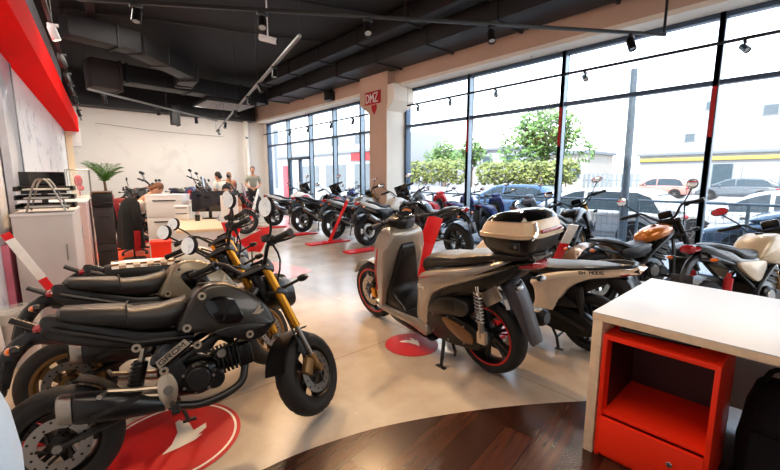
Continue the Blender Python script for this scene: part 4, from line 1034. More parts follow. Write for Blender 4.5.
def track(label, a, z, pts, m='track_black', r=.022, hang=True):
    t = thing('lighting_track', label, 'lighting track', trn(*a, 0)); A = Vector((*a, 0))
    P = [Vector((*p[:2], p[2] if len(p) > 2 else z)) for p in pts]
    b = MB(m)
    for i in range(len(P)-1):
        d = P[i+1]-P[i]; ang = math.degrees(math.atan2(d.y, d.x)); pit = math.degrees(math.asin(max(-1, min(1, d.z/d.length))))
        b.box(tuple((P[i]+P[i+1])/2-A), (d.length+.02, .038, .036), .004, rot('Z', ang) @ rot('Y', -pit))
    b.build('rail', t)
    if hang:
        n = max(2, int((P[-1]-P[0]).length/2.5))
        for k in range(n+1):
            w = MB('dark_metal'); q = P[0].lerp(P[-1], k/n) if len(P) == 2 else P[min(k, len(P)-1)]
            w.tube([q-A, Vector((q.x, q.y, 4.5))-A], .004, 5); w.build('suspension_wire', t)

    return P
HEAD = {}
def spot(label, p, aim, lens=True, m='satin_black', power=0, col=(1,.70,.42), size=62, group='track spotlights', s=1.):
    """A spotlight head hung below a track, with a real lamp at its mouth."""
    p = Vector(p); d = (Vector(aim)-p).normalized()
    t = thing('spotlight', label, 'spotlight', Matrix.Translation(p), group)
    b = MB(m); b.box((0,0,-.02), (.10*s,.035*s,.03*s), .005); b.tube([(0,0,-.03),(0,0,-.075*s)], .009*s, 8); b.build('bracket', t)
    q = d.to_track_quat('Z', 'Y').to_matrix().to_4x4()
    C = Vector((0,0,-.10*s))
    h = MB(m, Matrix.Translation(C) @ q); h.lathe([(.030*s,-.075*s),(.040*s,-.06*s),(.042*s,.075*s),(.036*s,.078*s),(.033*s,.055*s)], (0,0,0), 'Z', 16); h.build('lamp_body', t)
    g = MB('lamp_glow' if lens else 'clear_lens', Matrix.Translation(C) @ q); g.cyl((0,0,.058*s), .034*s, .006, axis='Z', seg=14); g.build('lamp_lens', t)
    if power:
        L = bpy.data.lights.new('spot_light', 'SPOT'); L.energy = power; L.color = col; L.spot_size = rad(size); L.spot_blend = .6; L.shadow_soft_size = .06
        lo = bpy.data.objects.new('spot_light', L); COL.objects.link(lo); lo.matrix_world = Matrix.Translation(p+C+d*.09*s) @ (-d).to_track_quat('Z', 'Y').to_matrix().to_4x4()
    return t
# ------------------------------------------------------------------ lighting tracks and spotlights
P1 = track('long black lighting track crossing the ceiling from red band to windows', (3.3,3.5), 3.24, [(.44,5.37),(6.2,1.61)])
b = MB('track_black'); b.tube([(6.18,1.62,3.265),(6.18,1.62,4.5)], .014, 8); tag(b.build('hanging_rod'), 'black rod holding the window end of the long front track', 'rod')
aims1 = [((.90,5.07),(.2,3.6,0)), ((1.98,4.37),(.9,2.3,.0)), ((2.96,3.72),(1.7,1.9,0)), ((4.22,2.9),(3.0,1.6,0)), ((5.8,1.87),(5.0,.6,0))]
labs = ['black spotlight at the left end of the long track nearest the red band', 'black spotlight second from the left on the long front track', 'black spotlight at the middle of the long front track', 'black spotlight on the long front track above the cream lintel', 'black spotlight at the window end of the long front track']
for i, ((p, a), l) in enumerate(zip(aims1, labs)): spot(l, (p[0],p[1],3.22), a, lens=False, power=(150,250,250,80,60)[i], col=((1,.62,.33) if i < 3 else (1,.88,.74)), size=(95,78,70,90,90)[i], s=1.15)
track('slanting grey lighting track running towards the middle of the back wall', (3.6,9.7), 3.05, [(2.4,4.3),(4.75,14.7)], 'track_grey')
for i, y in enumerate((5.6,6.7,7.9,9.7,12.0,13.9)):
    x = 2.4+(y-4.3)*.226
    spot(['nearest','second nearest','third nearest','fourth nearest','second farthest','farthest'][i]+' small spotlight on the slanting grey track', (x,y,3.03), (x+(.9 if i % 2 else -.9),y-1.2,0), lens=False, power=55, size=85, s=1.0)
track('black lighting track running above the red band on the left wall', (.6,9.5), 3.12, [(.0,3.4),(.99,15.0)])
for i, y in enumerate((5.9,7.2,8.4,9.4,10.6,12.6)):
    x = .0+(y-3.4)*.0853
    spot(['nearest','second','third','fourth','fifth','farthest'][i]+' lit spotlight of the row above the red band', (x+.02,y,3.1), (x+.9,y+.3,0), lens=True, m='white_plastic' if i == 0 else 'satin_black', power=70, size=85)
track('pale thin lighting track crossing in front of the back wall', (2.4,10.8), 3.05, [(.77,9.38),(3.93,12.03)], 'track_grey')
for i, (x, y) in enumerate(((1.03,9.6),(2.13,10.52),(3.19,11.41))):
    spot(['lit spotlight at the left end of the pale thin track','dark spotlight at the middle of the pale thin track','dark spotlight at the right end of the pale thin track'][i], (x,y,3.03), (x+.4,y+1.0,0), lens=(i == 0), power=80, size=80)
track('black lighting track in front of the large windows right of the pillar', (6.6,2.5), 3.10, [(6.6,-2.5),(6.6,6.8)])
for i, y in enumerate((6.46,5.51,4.39,2.75,.86)):
    spot(['first','second','third','fourth','fifth'][i]+' spotlight from the pillar on the window track right of it', (6.6,y,3.08), (4.6,y-1.6,1.2), lens=False, power=45, size=80, s=.95)
track('black lighting track in front of the far windows left of the pillar', (6.6,11.5), 3.08, [(6.6,8.3),(6.6,14.9)])
for i, y in enumerate((8.99,10.1,11.47,12.72)):
    spot(['first','second','third','fourth'][i]+' spotlight from the pillar on the far window track', (6.6,y,3.06), (5.2,y-.3,0), lens=False, power=60, size=80)
t = thing('security_camera', 'white security camera on the dark ceiling left of the slanting track', 'camera', trn(2.68,5.75,3.44))
b = MB('white_plastic'); b.tube([(0,0,1.06),(0,0,.02)], .012, 8); b.build('mount', t)
b = MB('white_plastic', rot('Z',-35) @ rot('Y',12)); b.box((0,0,0), (.26,.09,.08), .02); b.cyl((.135,0,0), .034, .02, axis='X', seg=14, m='gloss_black'); b.build('camera_body', t)
t = thing('loudspeaker', 'black box loudspeaker hanging below the lintel left of the pillar', 'speaker', trn(6.32,9.72,3.72))
b = MB('satin_black'); b.box((0,0,0), (.20,.28,.26), .02); b.box((-.105,0,0), (.006,.22,.2), .002, m='rubber'); b.build('cabinet', t); b = MB('satin_black'); b.box((.07,0,.14), (.06,.05,.1), .004); b.build('bracket', t)
b = MB('track_black'); b.tube([(1.35,15.35,3.1),(3.2,15.33,2.98),(5.2,15.35,2.95)], .006, 5, n=4); tag(b.build('hanging_cable'), 'thin cable strung along the white back wall', 'cable')
t = thing('wall_camera', 'small dome camera on the pipe in the far corner', 'camera', trn(6.0,15.1,2.95))
b = MB('white_plastic'); b.cyl((0,0,.03), .07, .05, axis='Z', seg=16, b=.01); b.build('housing', t); b = MB('gloss_black'); b.ell((0,0,0), (.10,.10,.09), 12); b.build('dome', t)
t = thing('pillar_sign', 'red sign plate with pale letters on the pillar head', 'sign', trn(6.188,7.60,3.34))
b = MB('shop_red'); b.m = 'red_mark'; b.box((-.006,0,0), (.012,.60,.30), .003); b.build('sign_plate', t)
b = MB('sign_white'); letters(b, 'DMZ', trn(-.014,.25,-.10) @ rot('Z',-90) @ rot('X',90), .20, .12, .35, .16, .004, 'sign_white'); b.build('sign_letters', t)
b = MB('red_mark'); b.plate([(0,.10),(-.07,.13),(-.11,.08),(-.09,.0),(0,-.12),(.09,0),(.11,.08),(.07,.13)], .008, trn(6.194,7.56,3.06) @ rot('Z',-90) @ rot('X',90)); tag(b.build('shield_sign'), 'small red shield mark below the sign on the pillar', 'sign')

# ------------------------------------------------------------------ white table with the red cabinet
t = thing('display_table', 'white topped plywood table at the near right corner', 'table', trn(2.44,-.1,0))
b = MB('table_white'); b.box((0,-.4,.7475), (.96,2.40,.005), .001); top = b.build('table_top', t)
b = MB('plywood_edge'); b.box((0,-.4,.7275), (.958,2.40,.036), .003); b.build('edge_board', t)
for y, nm in ((.775,'far'),(-1.57,'near')):
    b = MB('plywood_edge'); b.box((0,y,.358), (.955,.045,.704), .003); b.box((.02,y+.0225,.358), (.90,.003,.69), .0, m='white_laminate'); b.build('side_panel', t)
b = MB('white_laminate'); b.box((.42,-.4,.40), (.02,2.28,.62), .002); b.build('back_panel', t)
t = thing('red_cabinet', 'red cabinet with an open niche standing under the white table', 'cabinet', trn(1.97,.424,0) @ Matrix.Diagonal((1,.915,1,1)))
b = MB('cabinet_red'); D = .46
b.box((D/2,.2325,.3225), (D,.022,.645), .003); b.box((D/2,-.2325,.3225), (D,.022,.645), .003); b.box((D/2,0,.634), (D,.45,.022), .003); b.box((D/2+.01,0,.235), (D-.02,.445,.02), .002); b.box((D-.008,0,.32), (.014,.445,.62), .001); b.box((D/2,0,.03), (D-.03,.445,.05), .002); b.build('carcass', t)
b = MB('niche_shade_red'); b.box((D-.02,0,.435), (.006,.44,.37)); b.box((D/2+.03,.2195,.435), (D-.08,.003,.375)); b.build('niche_shade', t)  # dark sheets paint the shade inside the niche
b = MB('cabinet_red'); b.box((-.001,0,.128), (.02,.447,.19), .003); d = b.build('door', t)
b = MB('chrome'); b.cyl((-.012,-.10,.135), .014, .008, axis='X', seg=16, b=.002); b.box((-.017,-.10,.135), (.003,.003,.012), m='rubber'); b.build('lock', d)
b = MB('gloss_black', trn(2.16,.46,.652) @ rot('Z',-83)); b.box((0,0,0), (.32,.13,.014), .005); b.box((.02,0,.009), (.26,.10,.004), .001, m='rubber'); b.box((.145,.0,.009), (.02,.03,.005), .001, m='steel'); o = tag(b.build('media_player'), 'flat black device lying on the red cabinet under the table', 'device')
# black bag under the table
t = thing('shoulder_bag', 'black fabric bag standing on the floor right of the red cabinet', 'bag', trn(2.45,.0,.008))
b = MB('fabric_black')
def rect_ring(z, a, c, sx=0, e=3, n=20):
    out = []
    for k in range(n):
        th = 2*PI*k/n; cc, sn = math.cos(th), math.sin(th)
        out.append((sx+math.copysign(abs(cc)**(2/e), cc)*a, math.copysign(abs(sn)**(2/e), sn)*c+.008*math.sin(3*th+z*9), z))
    return out
b.loft([rect_ring(0,.17,.15), rect_ring(.03,.19,.165), rect_ring(.2,.20,.16,-.01), rect_ring(.34,.18,.14,.0), rect_ring(.42,.13,.12,.01), rect_ring(.45,.05,.10,.02)]); b.build('bag_body', t)
b = MB('fabric_black'); b.tube([(0,.10,.43),(-.02,.06,.52),(-.02,-.06,.52),(0,-.10,.43)], .012, 8, n=4); b.build('strap', t); b = MB('fabric_black'); b.box((-.20,0,.18), (.03,.22,.2), .012); b.build('front_pocket', t)

# ------------------------------------------------------------------ floor stickers, red bases, leaning sign stands
def disc(label, x, y, r, rot_deg=0, col='red_mark', ring=True, mark=True, ry=None, ringonly=False):
    t = thing('floor_sticker', label, 'floor sticker', place(x, y, rot_deg), 'round floor stickers')
    if not ringonly:
        b = MB(col); b.plate(circle(r, 56), .002, trn(0,0,.003)); b.build('disc', t, smooth=False)
    if ring:
        b = MB('white_mark'); rr = r*.94 if not ringonly else r
        b.lathe([(rr-.012,-.001),(rr,-.001),(rr,.001),(rr-.012,.001)], (0,0,.0052), 'Z', 56, closed=True); b.build('ring', t, smooth=False)
    if mark:
        b = MB('white_mark'); wing(b, trn(-.08*r/.3,-.07*r/.3,.0055) , .19*r/.3, 'white_mark', .002); b.build('wing_mark', t, smooth=False)
    return t
disc('red round floor sticker with white ring under the dark mini motorcycle', .38, 2.20, .345, 15)
disc('red round floor sticker with a white wing beside the silver scooter', 2.20, 2.20, .225, 60, ring=False)
disc('pale round ring sticker on the floor beside the cream scooter', 3.1, 1.95, .27, 0, ringonly=True, mark=False)
b = MB('pink_acrylic'); tri = catmull([(2.92,5.20,0),(2.80,5.02,0),(2.26,4.83,0),(1.95,4.85,0),(2.5,6.25,0),(2.72,6.2,0)], 5, True); b.plate([(p.x,p.y) for p in tri], .002, trn(0,0,.003)); tag(b.build('floor_sticker', smooth=False), 'pink rounded triangle sticker on the floor beyond the mini motorcycles', 'floor sticker')

def red_blade(label, x, y, deg, h, w, tilt, bulge=.35):
    """A curved red price board on a thin stalk."""
    t = thing('price_board', label, 'sign', place(x, y, deg))
    b = MB('dark_metal'); b.tube([(0,0,.006),(0,0,h*.80)], .007, 8); b.cyl((0,0,.008), .12, .016, axis='Z', seg=20, b=.004); b.build('stand', t)
    b = MB('sign_red'); n = 12; rows = []
    for i in range(7):
        v = i/6
        row = []
        for k in range(n+1):
            u = k/n-.5; ww = w*(.42+.58*v**.8)
            row.append((bulge*w*(u*u*2-.2), u*ww, h*.78+v*h*.22+u*tilt*v))
        rows.append(row)
    vs = [p for r in rows for p in r]+[(p[0]+.008,p[1],p[2]) for r in rows for p in r]; m = n+1; o2 = 7*m; fs = []
    for i in range(6):
        for k in range(n):
            fs.append((i*m+k,i*m+k+1,(i+1)*m+k+1,(i+1)*m+k)); fs.append((o2+i*m+k,o2+(i+1)*m+k,o2+(i+1)*m+k+1,o2+i*m+k+1))
    for k in range(n): fs.append((k,o2+k,o2+k+1,k+1)); fs.append((6*m+k,6*m+k+1,o2+6*m+k+1,o2+6*m+k))
    for i in range(6): fs.append((i*m,(i+1)*m,o2+(i+1)*m,o2+i*m)); fs.append((i*m+n,o2+i*m+n,o2+(i+1)*m+n,(i+1)*m+n))
    b.add(vs, fs); b.build('board', t)
    return t
def lean_sign(label, foot, top, w=.13, split=.5, base=True, swap=False, face=(-.6,-.8,0), tip=False):
    """A flat sign bar leaning from a red floor base; white printed upper half and red lower half."""
    A = Vector(foot); B = Vector(top); d = B-A
    t = thing('leaning_sign', label, 'sign', Matrix.Translation((A.x, A.y, 0)), 'leaning sign bars')
    z = d.normalized(); x = z.cross(Vector(face)).normalized(); x = -x; y = z.cross(x); Mr = Matrix((x, y, z)).transposed().to_4x4()
    L = d.length; o = Vector((0,0,A.z))
    for (a, c, m, nm) in ((0, split, 'sign_red', 'red_section'), (split, .95 if tip else 1, 'sign_white' if not swap else 'sign_red', 'printed_section'))+(((.95, 1, 'sign_red', 'red_tip'),) if tip else ()):
        b = MB(m, Matrix.Translation(o) @ Mr); b.box((0,0,L*(a+c)/2), (w,.016,L*(c-a)), .004)
        if nm == 'printed_section' and not swap:
            for k in range(5): b.box((0,-.0095,L*(a+(c-a)*(.2+.14*k))), (w*.5,.003,.018), .0, m='red_mark')
        b.build(nm, t)
    if base:
        b = MB('sign_red'); b.box((0,0,.012), (.34,.22,.02), .006); b.build('foot', t)
    return t
# ------------------------------------------------------------------ people
def skin_mesh(name, chains, sub=1):
    """A continuous tapered surface grown around chains of (point, radius); chains share points by equal coordinates."""
    me = bpy.data.meshes.new(name); idx = {}; vs = []; rs = []; es = []
    for ch in chains:
        prev = None
        for (p, r) in ch:
            key = tuple(round(c, 4) for c in p)
            if key not in idx: idx[key] = len(vs); vs.append(p); rs.append(r)
            i = idx[key]
            if prev is not None and prev != i: es.append((prev, i))
            prev = i
    me.from_pydata(vs, es, [])
    o = bpy.data.objects.new(name, me); COL.objects.link(o)
    m = o.modifiers.new('skin', 'SKIN'); m.use_smooth_shade = True; m.branch_smoothing = .6
    for i, r in enumerate(rs):
        s = me.skin_vertices[0].data[i]; rr = r if isinstance(r, tuple) else (r, r); s.radius = rr; s.use_root = (i == 0)
    s2 = o.modifiers.new('sub', 'SUBSURF'); s2.levels = sub; s2.render_levels = sub
    bpy.context.view_layer.update()
    ev = o.evaluated_get(bpy.context.evaluated_depsgraph_get())
    nm = bpy.data.meshes.new_from_object(ev)
    V = [v.co.copy() for v in nm.vertices]; F = [tuple(p.vertices) for p in nm.polygons]
    bpy.data.objects.remove(o); bpy.data.meshes.remove(me); bpy.data.meshes.remove(nm)
    return V, F
def person(label, M, J, top='shirt_grey', legs='trousers_dark', hair='hair_dark', long=False, skirt=False, sleeves='short'):
    """J: joints in the person's own frame (x forward, y left, z up)."""
    t = thing('person', label, 'person', M, 'people in the showroom')
    v = {k: Vector(p) for k, p in J.items()}
    pel, ch, nk, hd = v['pelvis'], v['chest'], v['neck'], v['head']
    up = (hd-nk).normalized()
    chains = [[(pel,(.12,.15)), (pel.lerp(ch,.5),(.11,.13)), (ch,(.12,.16)), (nk,.055), (nk.lerp(hd,.55),.055)]]
    for s in 'lr':
        chains.append([(ch,(.12,.16)), (v['sh'+s],.06), (v['el'+s],.042), (v['wr'+s],.028)])
        chains.append([(pel,(.12,.15)), (v['hip'+s],.085), (v['kn'+s],.058), (v['an'+s],.038)])
    V, F = skin_mesh('body_surface', chains)
    b = MB('skin'); b.add(V, F)
    # head with face
    f = v['face'].normalized(); side = up.cross(f).normalized(); f = side.cross(up)
    Rh = Matrix((f, side, up)).transposed().to_4x4()
    hm = Matrix.Translation(hd) @ Rh
    h = MB('skin', hm); h.ell((0,0,.0), (.19,.155,.235), 16); h.ell((.02,0,-.06), (.15,.12,.13), 12); h.tube([(.09,0,.01),(.112,0,-.03),(.09,0,-.045)], [.010,.017,.012], 6)
    for s in (-1, 1): h.ell((0,s*.078,-.01), (.04,.02,.065), 8); h.ell((.085,s*.032,.012), (.02,.03,.016), 8, m='top_white'); h.ell((.094,s*.032,.012), (.008,.012,.012), 6, m='hair_dark')
    h.ell((.088,0,-.068), (.018,.05,.014), 8, m='fabric_red')
    # hands: palm, four fingers and thumb
    for s in 'lr':
        w = v['wr'+s]; d = (w-v['el'+s]).normalized(); n = d.orthogonal().normalized(); n = (Vector((0,0,1))-d*d.z); n = n.normalized() if n.length > .1 else Vector((1,0,0)); q = d.cross(n)
        Mh = Matrix.Translation(w) @ Matrix((d, n, q)).transposed().to_4x4()
        hh = MB('skin', Mh); hh.ell((.05,0,0), (.10,.075,.032), 10)
        for k in range(4):
            L = (.065,.075,.07,.055)[k]; y0 = -.027+.018*k
            hh.tube([(.085,y0,0),(.085+L*.5,y0*1.1,-.006),(.085+L*.9,y0*1.1,-.024)], [.0095,.0085,.007], 6)
        hh.tube([(.02,.03,0),(.055,.058,-.008),(.085,.062,-.014)], [.012,.010,.008], 6)
        b.add(hh.v, hh.f); 
    bo_names = b.names
    for (vv, ff, mm) in ((h.v, h.f, h),):
        for i, fc in enumerate(ff): pass
        for k, nm in enumerate(h.names): b.add(h.v, [h.f[i] for i in range(len(h.f)) if h.fm[i] == k], nm)
    b.build('body', t, angle=80)
    hr = MB(hair, hm); hr.ell((-.022,0,.03), (.185,.17,.215), 16); hr.ell((-.06,0,-.03), (.10,.16,.16), 12)
    if long: hr.sect([(-.09,-.02,.07,.10,.10),(-.085,-.12,.075,.08,.10),(-.06,-.24,.05,.05,.08)], 12)
    hr.build('hair', t, angle=80)
    tc = [[(pel+Vector((0,0,-.04)),(.135,.17)), (pel.lerp(ch,.5),(.125,.15)), (ch,(.135,.175)), (ch.lerp(nk,.75),(.075,.085))]]
    for s in 'lr':
        e = v['el'+s]; q = v['sh'+s].lerp(e,.75)
        tc.append([(ch,(.135,.175)), (v['sh'+s],.078), (q,.062)] + ([] if sleeves == 'short' else [(e,.056), (e.lerp(v['wr'+s],.9),.042)]))
    V, F = skin_mesh('shirt_surface', tc); b = MB(top); b.add(V, F); b.build('shirt', t, angle=80)
    lc = []
    for s in 'lr': lc.append([(pel,(.138,.172)), (v['hip'+s],.102), (v['kn'+s],.074), (v['kn'+s].lerp(v['an'+s],.92),.058)])
    V, F = skin_mesh('trouser_surface', lc); b = MB(legs); b.add(V, F); b.build('trousers', t, angle=80)
    b = MB('shoe_dark')
    for s in 'lr':
        a = v['an'+s]; b.sect([(a.x-.07,a.z-.045,.03,.03,.035,a.y),(a.x-.05,a.z-.03,.042,.055,.05,a.y),(a.x+.05,a.z-.05,.046,.04,.03,a.y),(a.x+.15,a.z-.06,.042,.025,.02,a.y),(a.x+.18,a.z-.065,.02,.01,.012,a.y)], 12)
    b.build('shoes', t)
    return t
def standing(h=1.76, lean=0, arms='front', yaw=0, step=.05, knee=0):
    k = h/1.76; z = lambda a: a*k
    J = dict(pelvis=(0,0,z(.95)), chest=(.02+lean*.25,0,z(1.33)-lean*.06), neck=(.03+lean*.42,0,z(1.50)-lean*.12), head=(.06+lean*.55,0,z(1.645)-lean*.18), face=(1,0,-.15-lean*.5))
    for s, y in (('l',1), ('r',-1)):
        J['sh'+s] = (.01+lean*.32,y*.185*k,z(1.43)-lean*.1)
        if arms == 'front': J['el'+s] = (.03+lean*.3,y*.24*k,z(1.13)-lean*.1); J['wr'+s] = (.22+lean*.4,y*.06*k,z(1.02)-lean*.1)
        elif arms == 'reach': J['el'+s] = (.22+lean*.4,y*.22*k,z(1.18)-lean*.2); J['wr'+s] = (.45+lean*.5,y*.16*k,z(1.10)-lean*.25)
        else: J['el'+s] = (-.02,y*.25*k,z(1.13)); J['wr'+s] = (.06,y*.26*k,z(.88))
        J['hip'+s] = (0,y*.095,z(.90)); J['kn'+s] = (.03+y*step*.4,y*.11,z(.50)); J['an'+s] = (-.02+y*step,y*.12,z(.085))
    return J
def seated(h=1.76, lean=.25, seat=.46, arms='desk'):
    J = dict(pelvis=(0,0,seat+.12), chest=(.03+lean*.5,0,seat+.50-lean*.10), neck=(.05+lean*.85,0,seat+.66-lean*.22), head=(.10+lean*1.15,0,seat+.80-lean*.36), face=(1,0,-.25-lean))
    for s, y in (('l',1), ('r',-1)):
        J['sh'+s] = (.04+lean*.7,y*.18,seat+.58-lean*.18); J['el'+s] = (.22+lean*.7,y*.24,seat+.34-lean*.1); J['wr'+s] = (.44+lean*.6,y*.13,seat+.36)
        J['hip'+s] = (.05,y*.09,seat+.09); J['kn'+s] = (.44,y*.11,seat+.08); J['an'+s] = (.42,y*.12,.085)
    return J
person('person in grey short-sleeved shirt and dark trousers standing by the far corner pipe', place(5.55,13.6,-112), standing(1.80, 0, 'front'), 'shirt_grey', 'trousers_dark', 'hair_dark')
person('person with long ginger-brown hair in an orange top bending over a motorcycle', place(4.75,13.7,70), standing(1.64, .32, 'reach'), 'top_orange', 'jeans_blue', 'hair_ginger', long=True)
person('person with dark hair in a white top leaning forward beside the ginger-haired person', place(3.82,11.55,112), standing(1.60, .22, 'front'), 'top_white', 'jeans_blue', 'hair_dark')
person('dark-haired person seated low behind the white desk panel', place(2.80,8.15,-115), seated(1.7, .18, .42), 'top_orange', 'trousers_dark', 'hair_dark')
person('person in white shirt with brown hair bent over the desk behind the black coat', place(1.15,8.55,-8), seated(1.80, .30, .50), 'shirt_white', 'trousers_dark', 'hair_brown', sleeves='long')
# ------------------------------------------------------------------ left wall furniture and the service desk
def unit(name, label, cat, x, y, deg, w, d, h, body='white_laminate', doors=1, drawers=0, side=None, front='y'):
    """A floor cabinet: carcass, door or drawers with handles. Front looks to local -y."""
    t = thing(name, label, cat, place(x, y, deg))
    b = MB(body); b.box((0,0,h/2+.02), (w,d,h-.04), .004); b.box((0,.01,.02), (w-.06,d-.06,.04), .0, m='dark_cabinet'); b.box((0,0,h-.008), (w+.016,d+.016,.02), .003, m=side or body); b.build('carcass', t)
    for k in range(doors):
        wd = w/doors; p = MB(body); p.box((-w/2+wd*(k+.5),-d/2-.009,h/2+.01), (wd-.008,.018,h-.10), .003); do = p.build('door', t)
        hd = MB('steel'); hd.tube([(-w/2+wd*(k+.85),-d/2-.02,h*.62),(-w/2+wd*(k+.85),-d/2-.045,h*.62),(-w/2+wd*(k+.85),-d/2-.045,h*.74),(-w/2+wd*(k+.85),-d/2-.02,h*.74)], .006, 6); hd.build('handle', do)
    for k in range(drawers):
        hh = (h-.06)/drawers; p = MB(body); p.box((0,-d/2-.009,.04+hh*(k+.5)), (w-.01,.018,hh-.012), .003); do = p.build('drawer', t)
        hd = MB('dark_metal'); hd.box((0,-d/2-.024,.04+hh*(k+.80)), (w*.62,.014,.018), .004); hd.build('handle', do)
    return t
unit('counter_cabinet', 'white counter cabinet against the left wall with the steel tray rack on top', 'cabinet', .005, 4.93, -6, .40, .95, 1.10, 'grey_laminate', 1, side='white_laminate')
unit('counter_cabinet', 'coral-white cabinet behind the tray counter along the left wall', 'cabinet', .22, 6.62, -6, .40, 1.5, 1.12, 'coral_laminate', 1, side='white_laminate')
unit('drawer_unit', 'tall dark drawer unit right of the coral-white cabinet', 'cabinet', .58, 6.72, -6, .22, .50, 1.0, 'dark_cabinet', 0, 2)
t = thing('printer', 'black printer standing on the tall dark drawer unit', 'printer', place(.58,6.72,-6,z=1.014))
b = MB('satin_black'); b.box((0,0,.09), (.24,.42,.18), .02); b.build('housing', t); b = MB('brown_paint'); b.box((-.0,-.02,.195), (.24,.40,.02), .006); b.build('lid', t); b = MB('gloss_black'); b.box((0,-.215,.05), (.22,.05,.02), .005); b.build('paper_tray', t)
# steel letter tray rack
t = thing('tray_rack', 'steel letter tray rack with three tiers on the white counter', 'tray rack', place(.0,4.62,-6,z=1.113))
b = MB('steel')
for y in (-.13,.12):
    b = MB('steel'); b.tube([(-.13,y,0),(-.06,y,.24),(-.01,y,.275),(.04,y,.24),(.13,y,0)], .008, 8, n=5); b.build('arched_frame', t)
for k in range(3):
    b = MB('dark_metal'); z = .03+.075*k
    b.box((0,0,z), (.40,.24,.006), .002); 
    for s in (-1, 1): b.box((s*.195,0,z+.018), (.006,.24,.036), .002)
    b.box((0,.118,z+.018), (.40,.006,.036), .002); tr = b.build('tray', t)
    p = MB('white_mark'); p.box((.01,-.005,z+.010), (.30,.21,.012), .001); p.build('papers', tr)
t = thing('monitor', 'black monitor behind the tray rack on the left counter', 'monitor', place(-.02,5.25,-6,z=1.113))
b = MB('gloss_black'); b.box((0,0,.24), (.36,.03,.22), .008); b.build('screen', t); b = MB('satin_black'); b.box((0,.04,.09), (.05,.03,.16), .006); b.box((0,.03,.008), (.20,.15,.014), .005); b.build('stand', t)
t = thing('display_case', 'small clear acrylic case with a magenta item on the far left cabinet', 'display case', place(.36,7.15,-6,z=1.135))
b = MB('clear_acrylic'); b.box((0,0,.19), (.26,.30,.36), .002); b.build('clear_box', t)
b = MB('steel')
for sx in (-1, 1):
    for sy in (-1, 1): b.tube([(sx*.13,sy*.15,0),(sx*.13,sy*.15,.38)], .005, 6)
for z in (.005,.38): b.tube([(-.13,-.15,z),(.13,-.15,z),(.13,.15,z),(-.13,.15,z),(-.13,-.15,z)], .005, 6)
b.build('edge_frame', t)
b = MB('mag_red', place(.36,7.15,-6,z=1.138)); b.ell((0,0,.22), (.10,.16,.18), 14, rot('X',25)); b.ell((.02,-.05,.12), (.09,.14,.08), 12); b.tube([(0,0,.014),(0,0,.14)], .01, 6); tag(b.build('helmet_ornament'), 'magenta rounded ornament inside the acrylic case', 'ornament')
lean_sign('red and white sign bar leaning by the white counter at the left', (.17,4.20,.0), (-.27,4.16,.98), .06, .60, face=(0,-1,0), tip=True)
# bin with camera-like strap behind the second bike
t = thing('waste_bin', 'pale round bin on the floor behind the rear of the second mini motorcycle', 'bin', trn(-.24,3.95,0))
b = MB('grey_laminate'); b.lathe([(.09,.0),(.115,.40),(.122,.41),(.112,.39),(.08,.02)], (0,0,0), 'Z', 24); b.build('bin_body', t); b = MB('clear_acrylic'); b.lathe([(.126,.34),(.135,.39),(.12,.44),(.105,.42)], (0,0,0), 'Z', 24); b.build('bin_liner', t)
b = MB('sign_red'); b.box((-.42,2.78,.02), (.75,.26,.03), .01, rot('Z',-12)); tag(b.build('floor_plinth'), 'red floor base behind the rear wheel of the second mini motorcycle', 'base')
# orange floor mat, office chair, coat
b = MB('orange_floor'); b.plate([(.42,8.35),(1.15,7.35),(1.75,8.1),(1.6,9.3),(.85,9.75)], .004, trn(0,0,.004)); tag(b.build('floor_mat', smooth=False), 'bright orange floor mat under the office chair', 'mat')
t = thing('office_chair', 'office chair with red-edged black back under the person in white', 'chair', place(1.15,8.55,-8))
b = MB('satin_black')
for k in range(5):
    a = 2*PI*k/5+.3; b.tube([(0,0,.11),(.18*math.cos(a),.18*math.sin(a),.09),(.31*math.cos(a),.31*math.sin(a),.065)], [.028,.022,.016], 8); b.cyl((.31*math.cos(a),.31*math.sin(a),.032), .03, .045, axis='X', seg=12, R=None)
b.build('star_base', t)
b = MB('chrome'); b.tube([(0,0,.1),(0,0,.43)], .025, 10); b.build('gas_column', t)
b = MB('fabric_black'); b.box((.02,0,.47), (.48,.48,.09), .04); b.build('seat', t)
b = MB('fabric_black'); b.box((-.27,0,.82), (.07,.44,.62), .03, rot('Y',-6)); bo = b.build('backrest', t)
b = MB('fabric_red'); b.box((-.235,0,.83), (.02,.40,.56), .01, rot('Y',-6)); b.build('back_cushion', bo)
for s in (-1, 1):
    b = MB('black_plastic'); b.tube([(.0,s*.27,.45),(-.02,s*.29,.66),(.14,s*.29,.67)], .016, 8, n=3); b.box((.04,s*.29,.685), (.26,.06,.03), .01); b.build('armrest', t)
t = thing('black_coat', 'long black coat with red lining hanging on a stand left of the seated person', 'coat', place(1.03,7.9,10))
b = MB('fabric_black'); n = 22
def fold(z, r, sx): return [(sx+(r*(1+.16*math.sin(5*2*PI*k/n+z*3)))*math.cos(2*PI*k/n)*.7, (r*(1+.16*math.sin(5*2*PI*k/n+z*3)))*math.sin(2*PI*k/n), z) for k in range(n)]
b.loft([fold(.22,.27,.0), fold(.5,.24,.0), fold(.8,.21,0), fold(.98,.17,.02), fold(1.06,.09,.03)]); b.build('coat_body', t)
b = MB('fabric_black')
for s in (-1, 1): b.tube([(.02,s*.15,1.0),(.03,s*.24,.78),(.05,s*.25,.55)], [.06,.065,.055], 10, n=3)
b.build('sleeves', t)
b = MB('fabric_red'); b.box((.0,-.26,.35), (.10,.02,.35), .008, rot('X',6)); b.build('lining', t)
b = MB('dark_metal'); b.tube([(.02,0,.02),(.02,0,1.08)], .014, 8); b.cyl((.02,0,.012), .17, .022, axis='Z', seg=20, b=.005); b.build('stand', t)
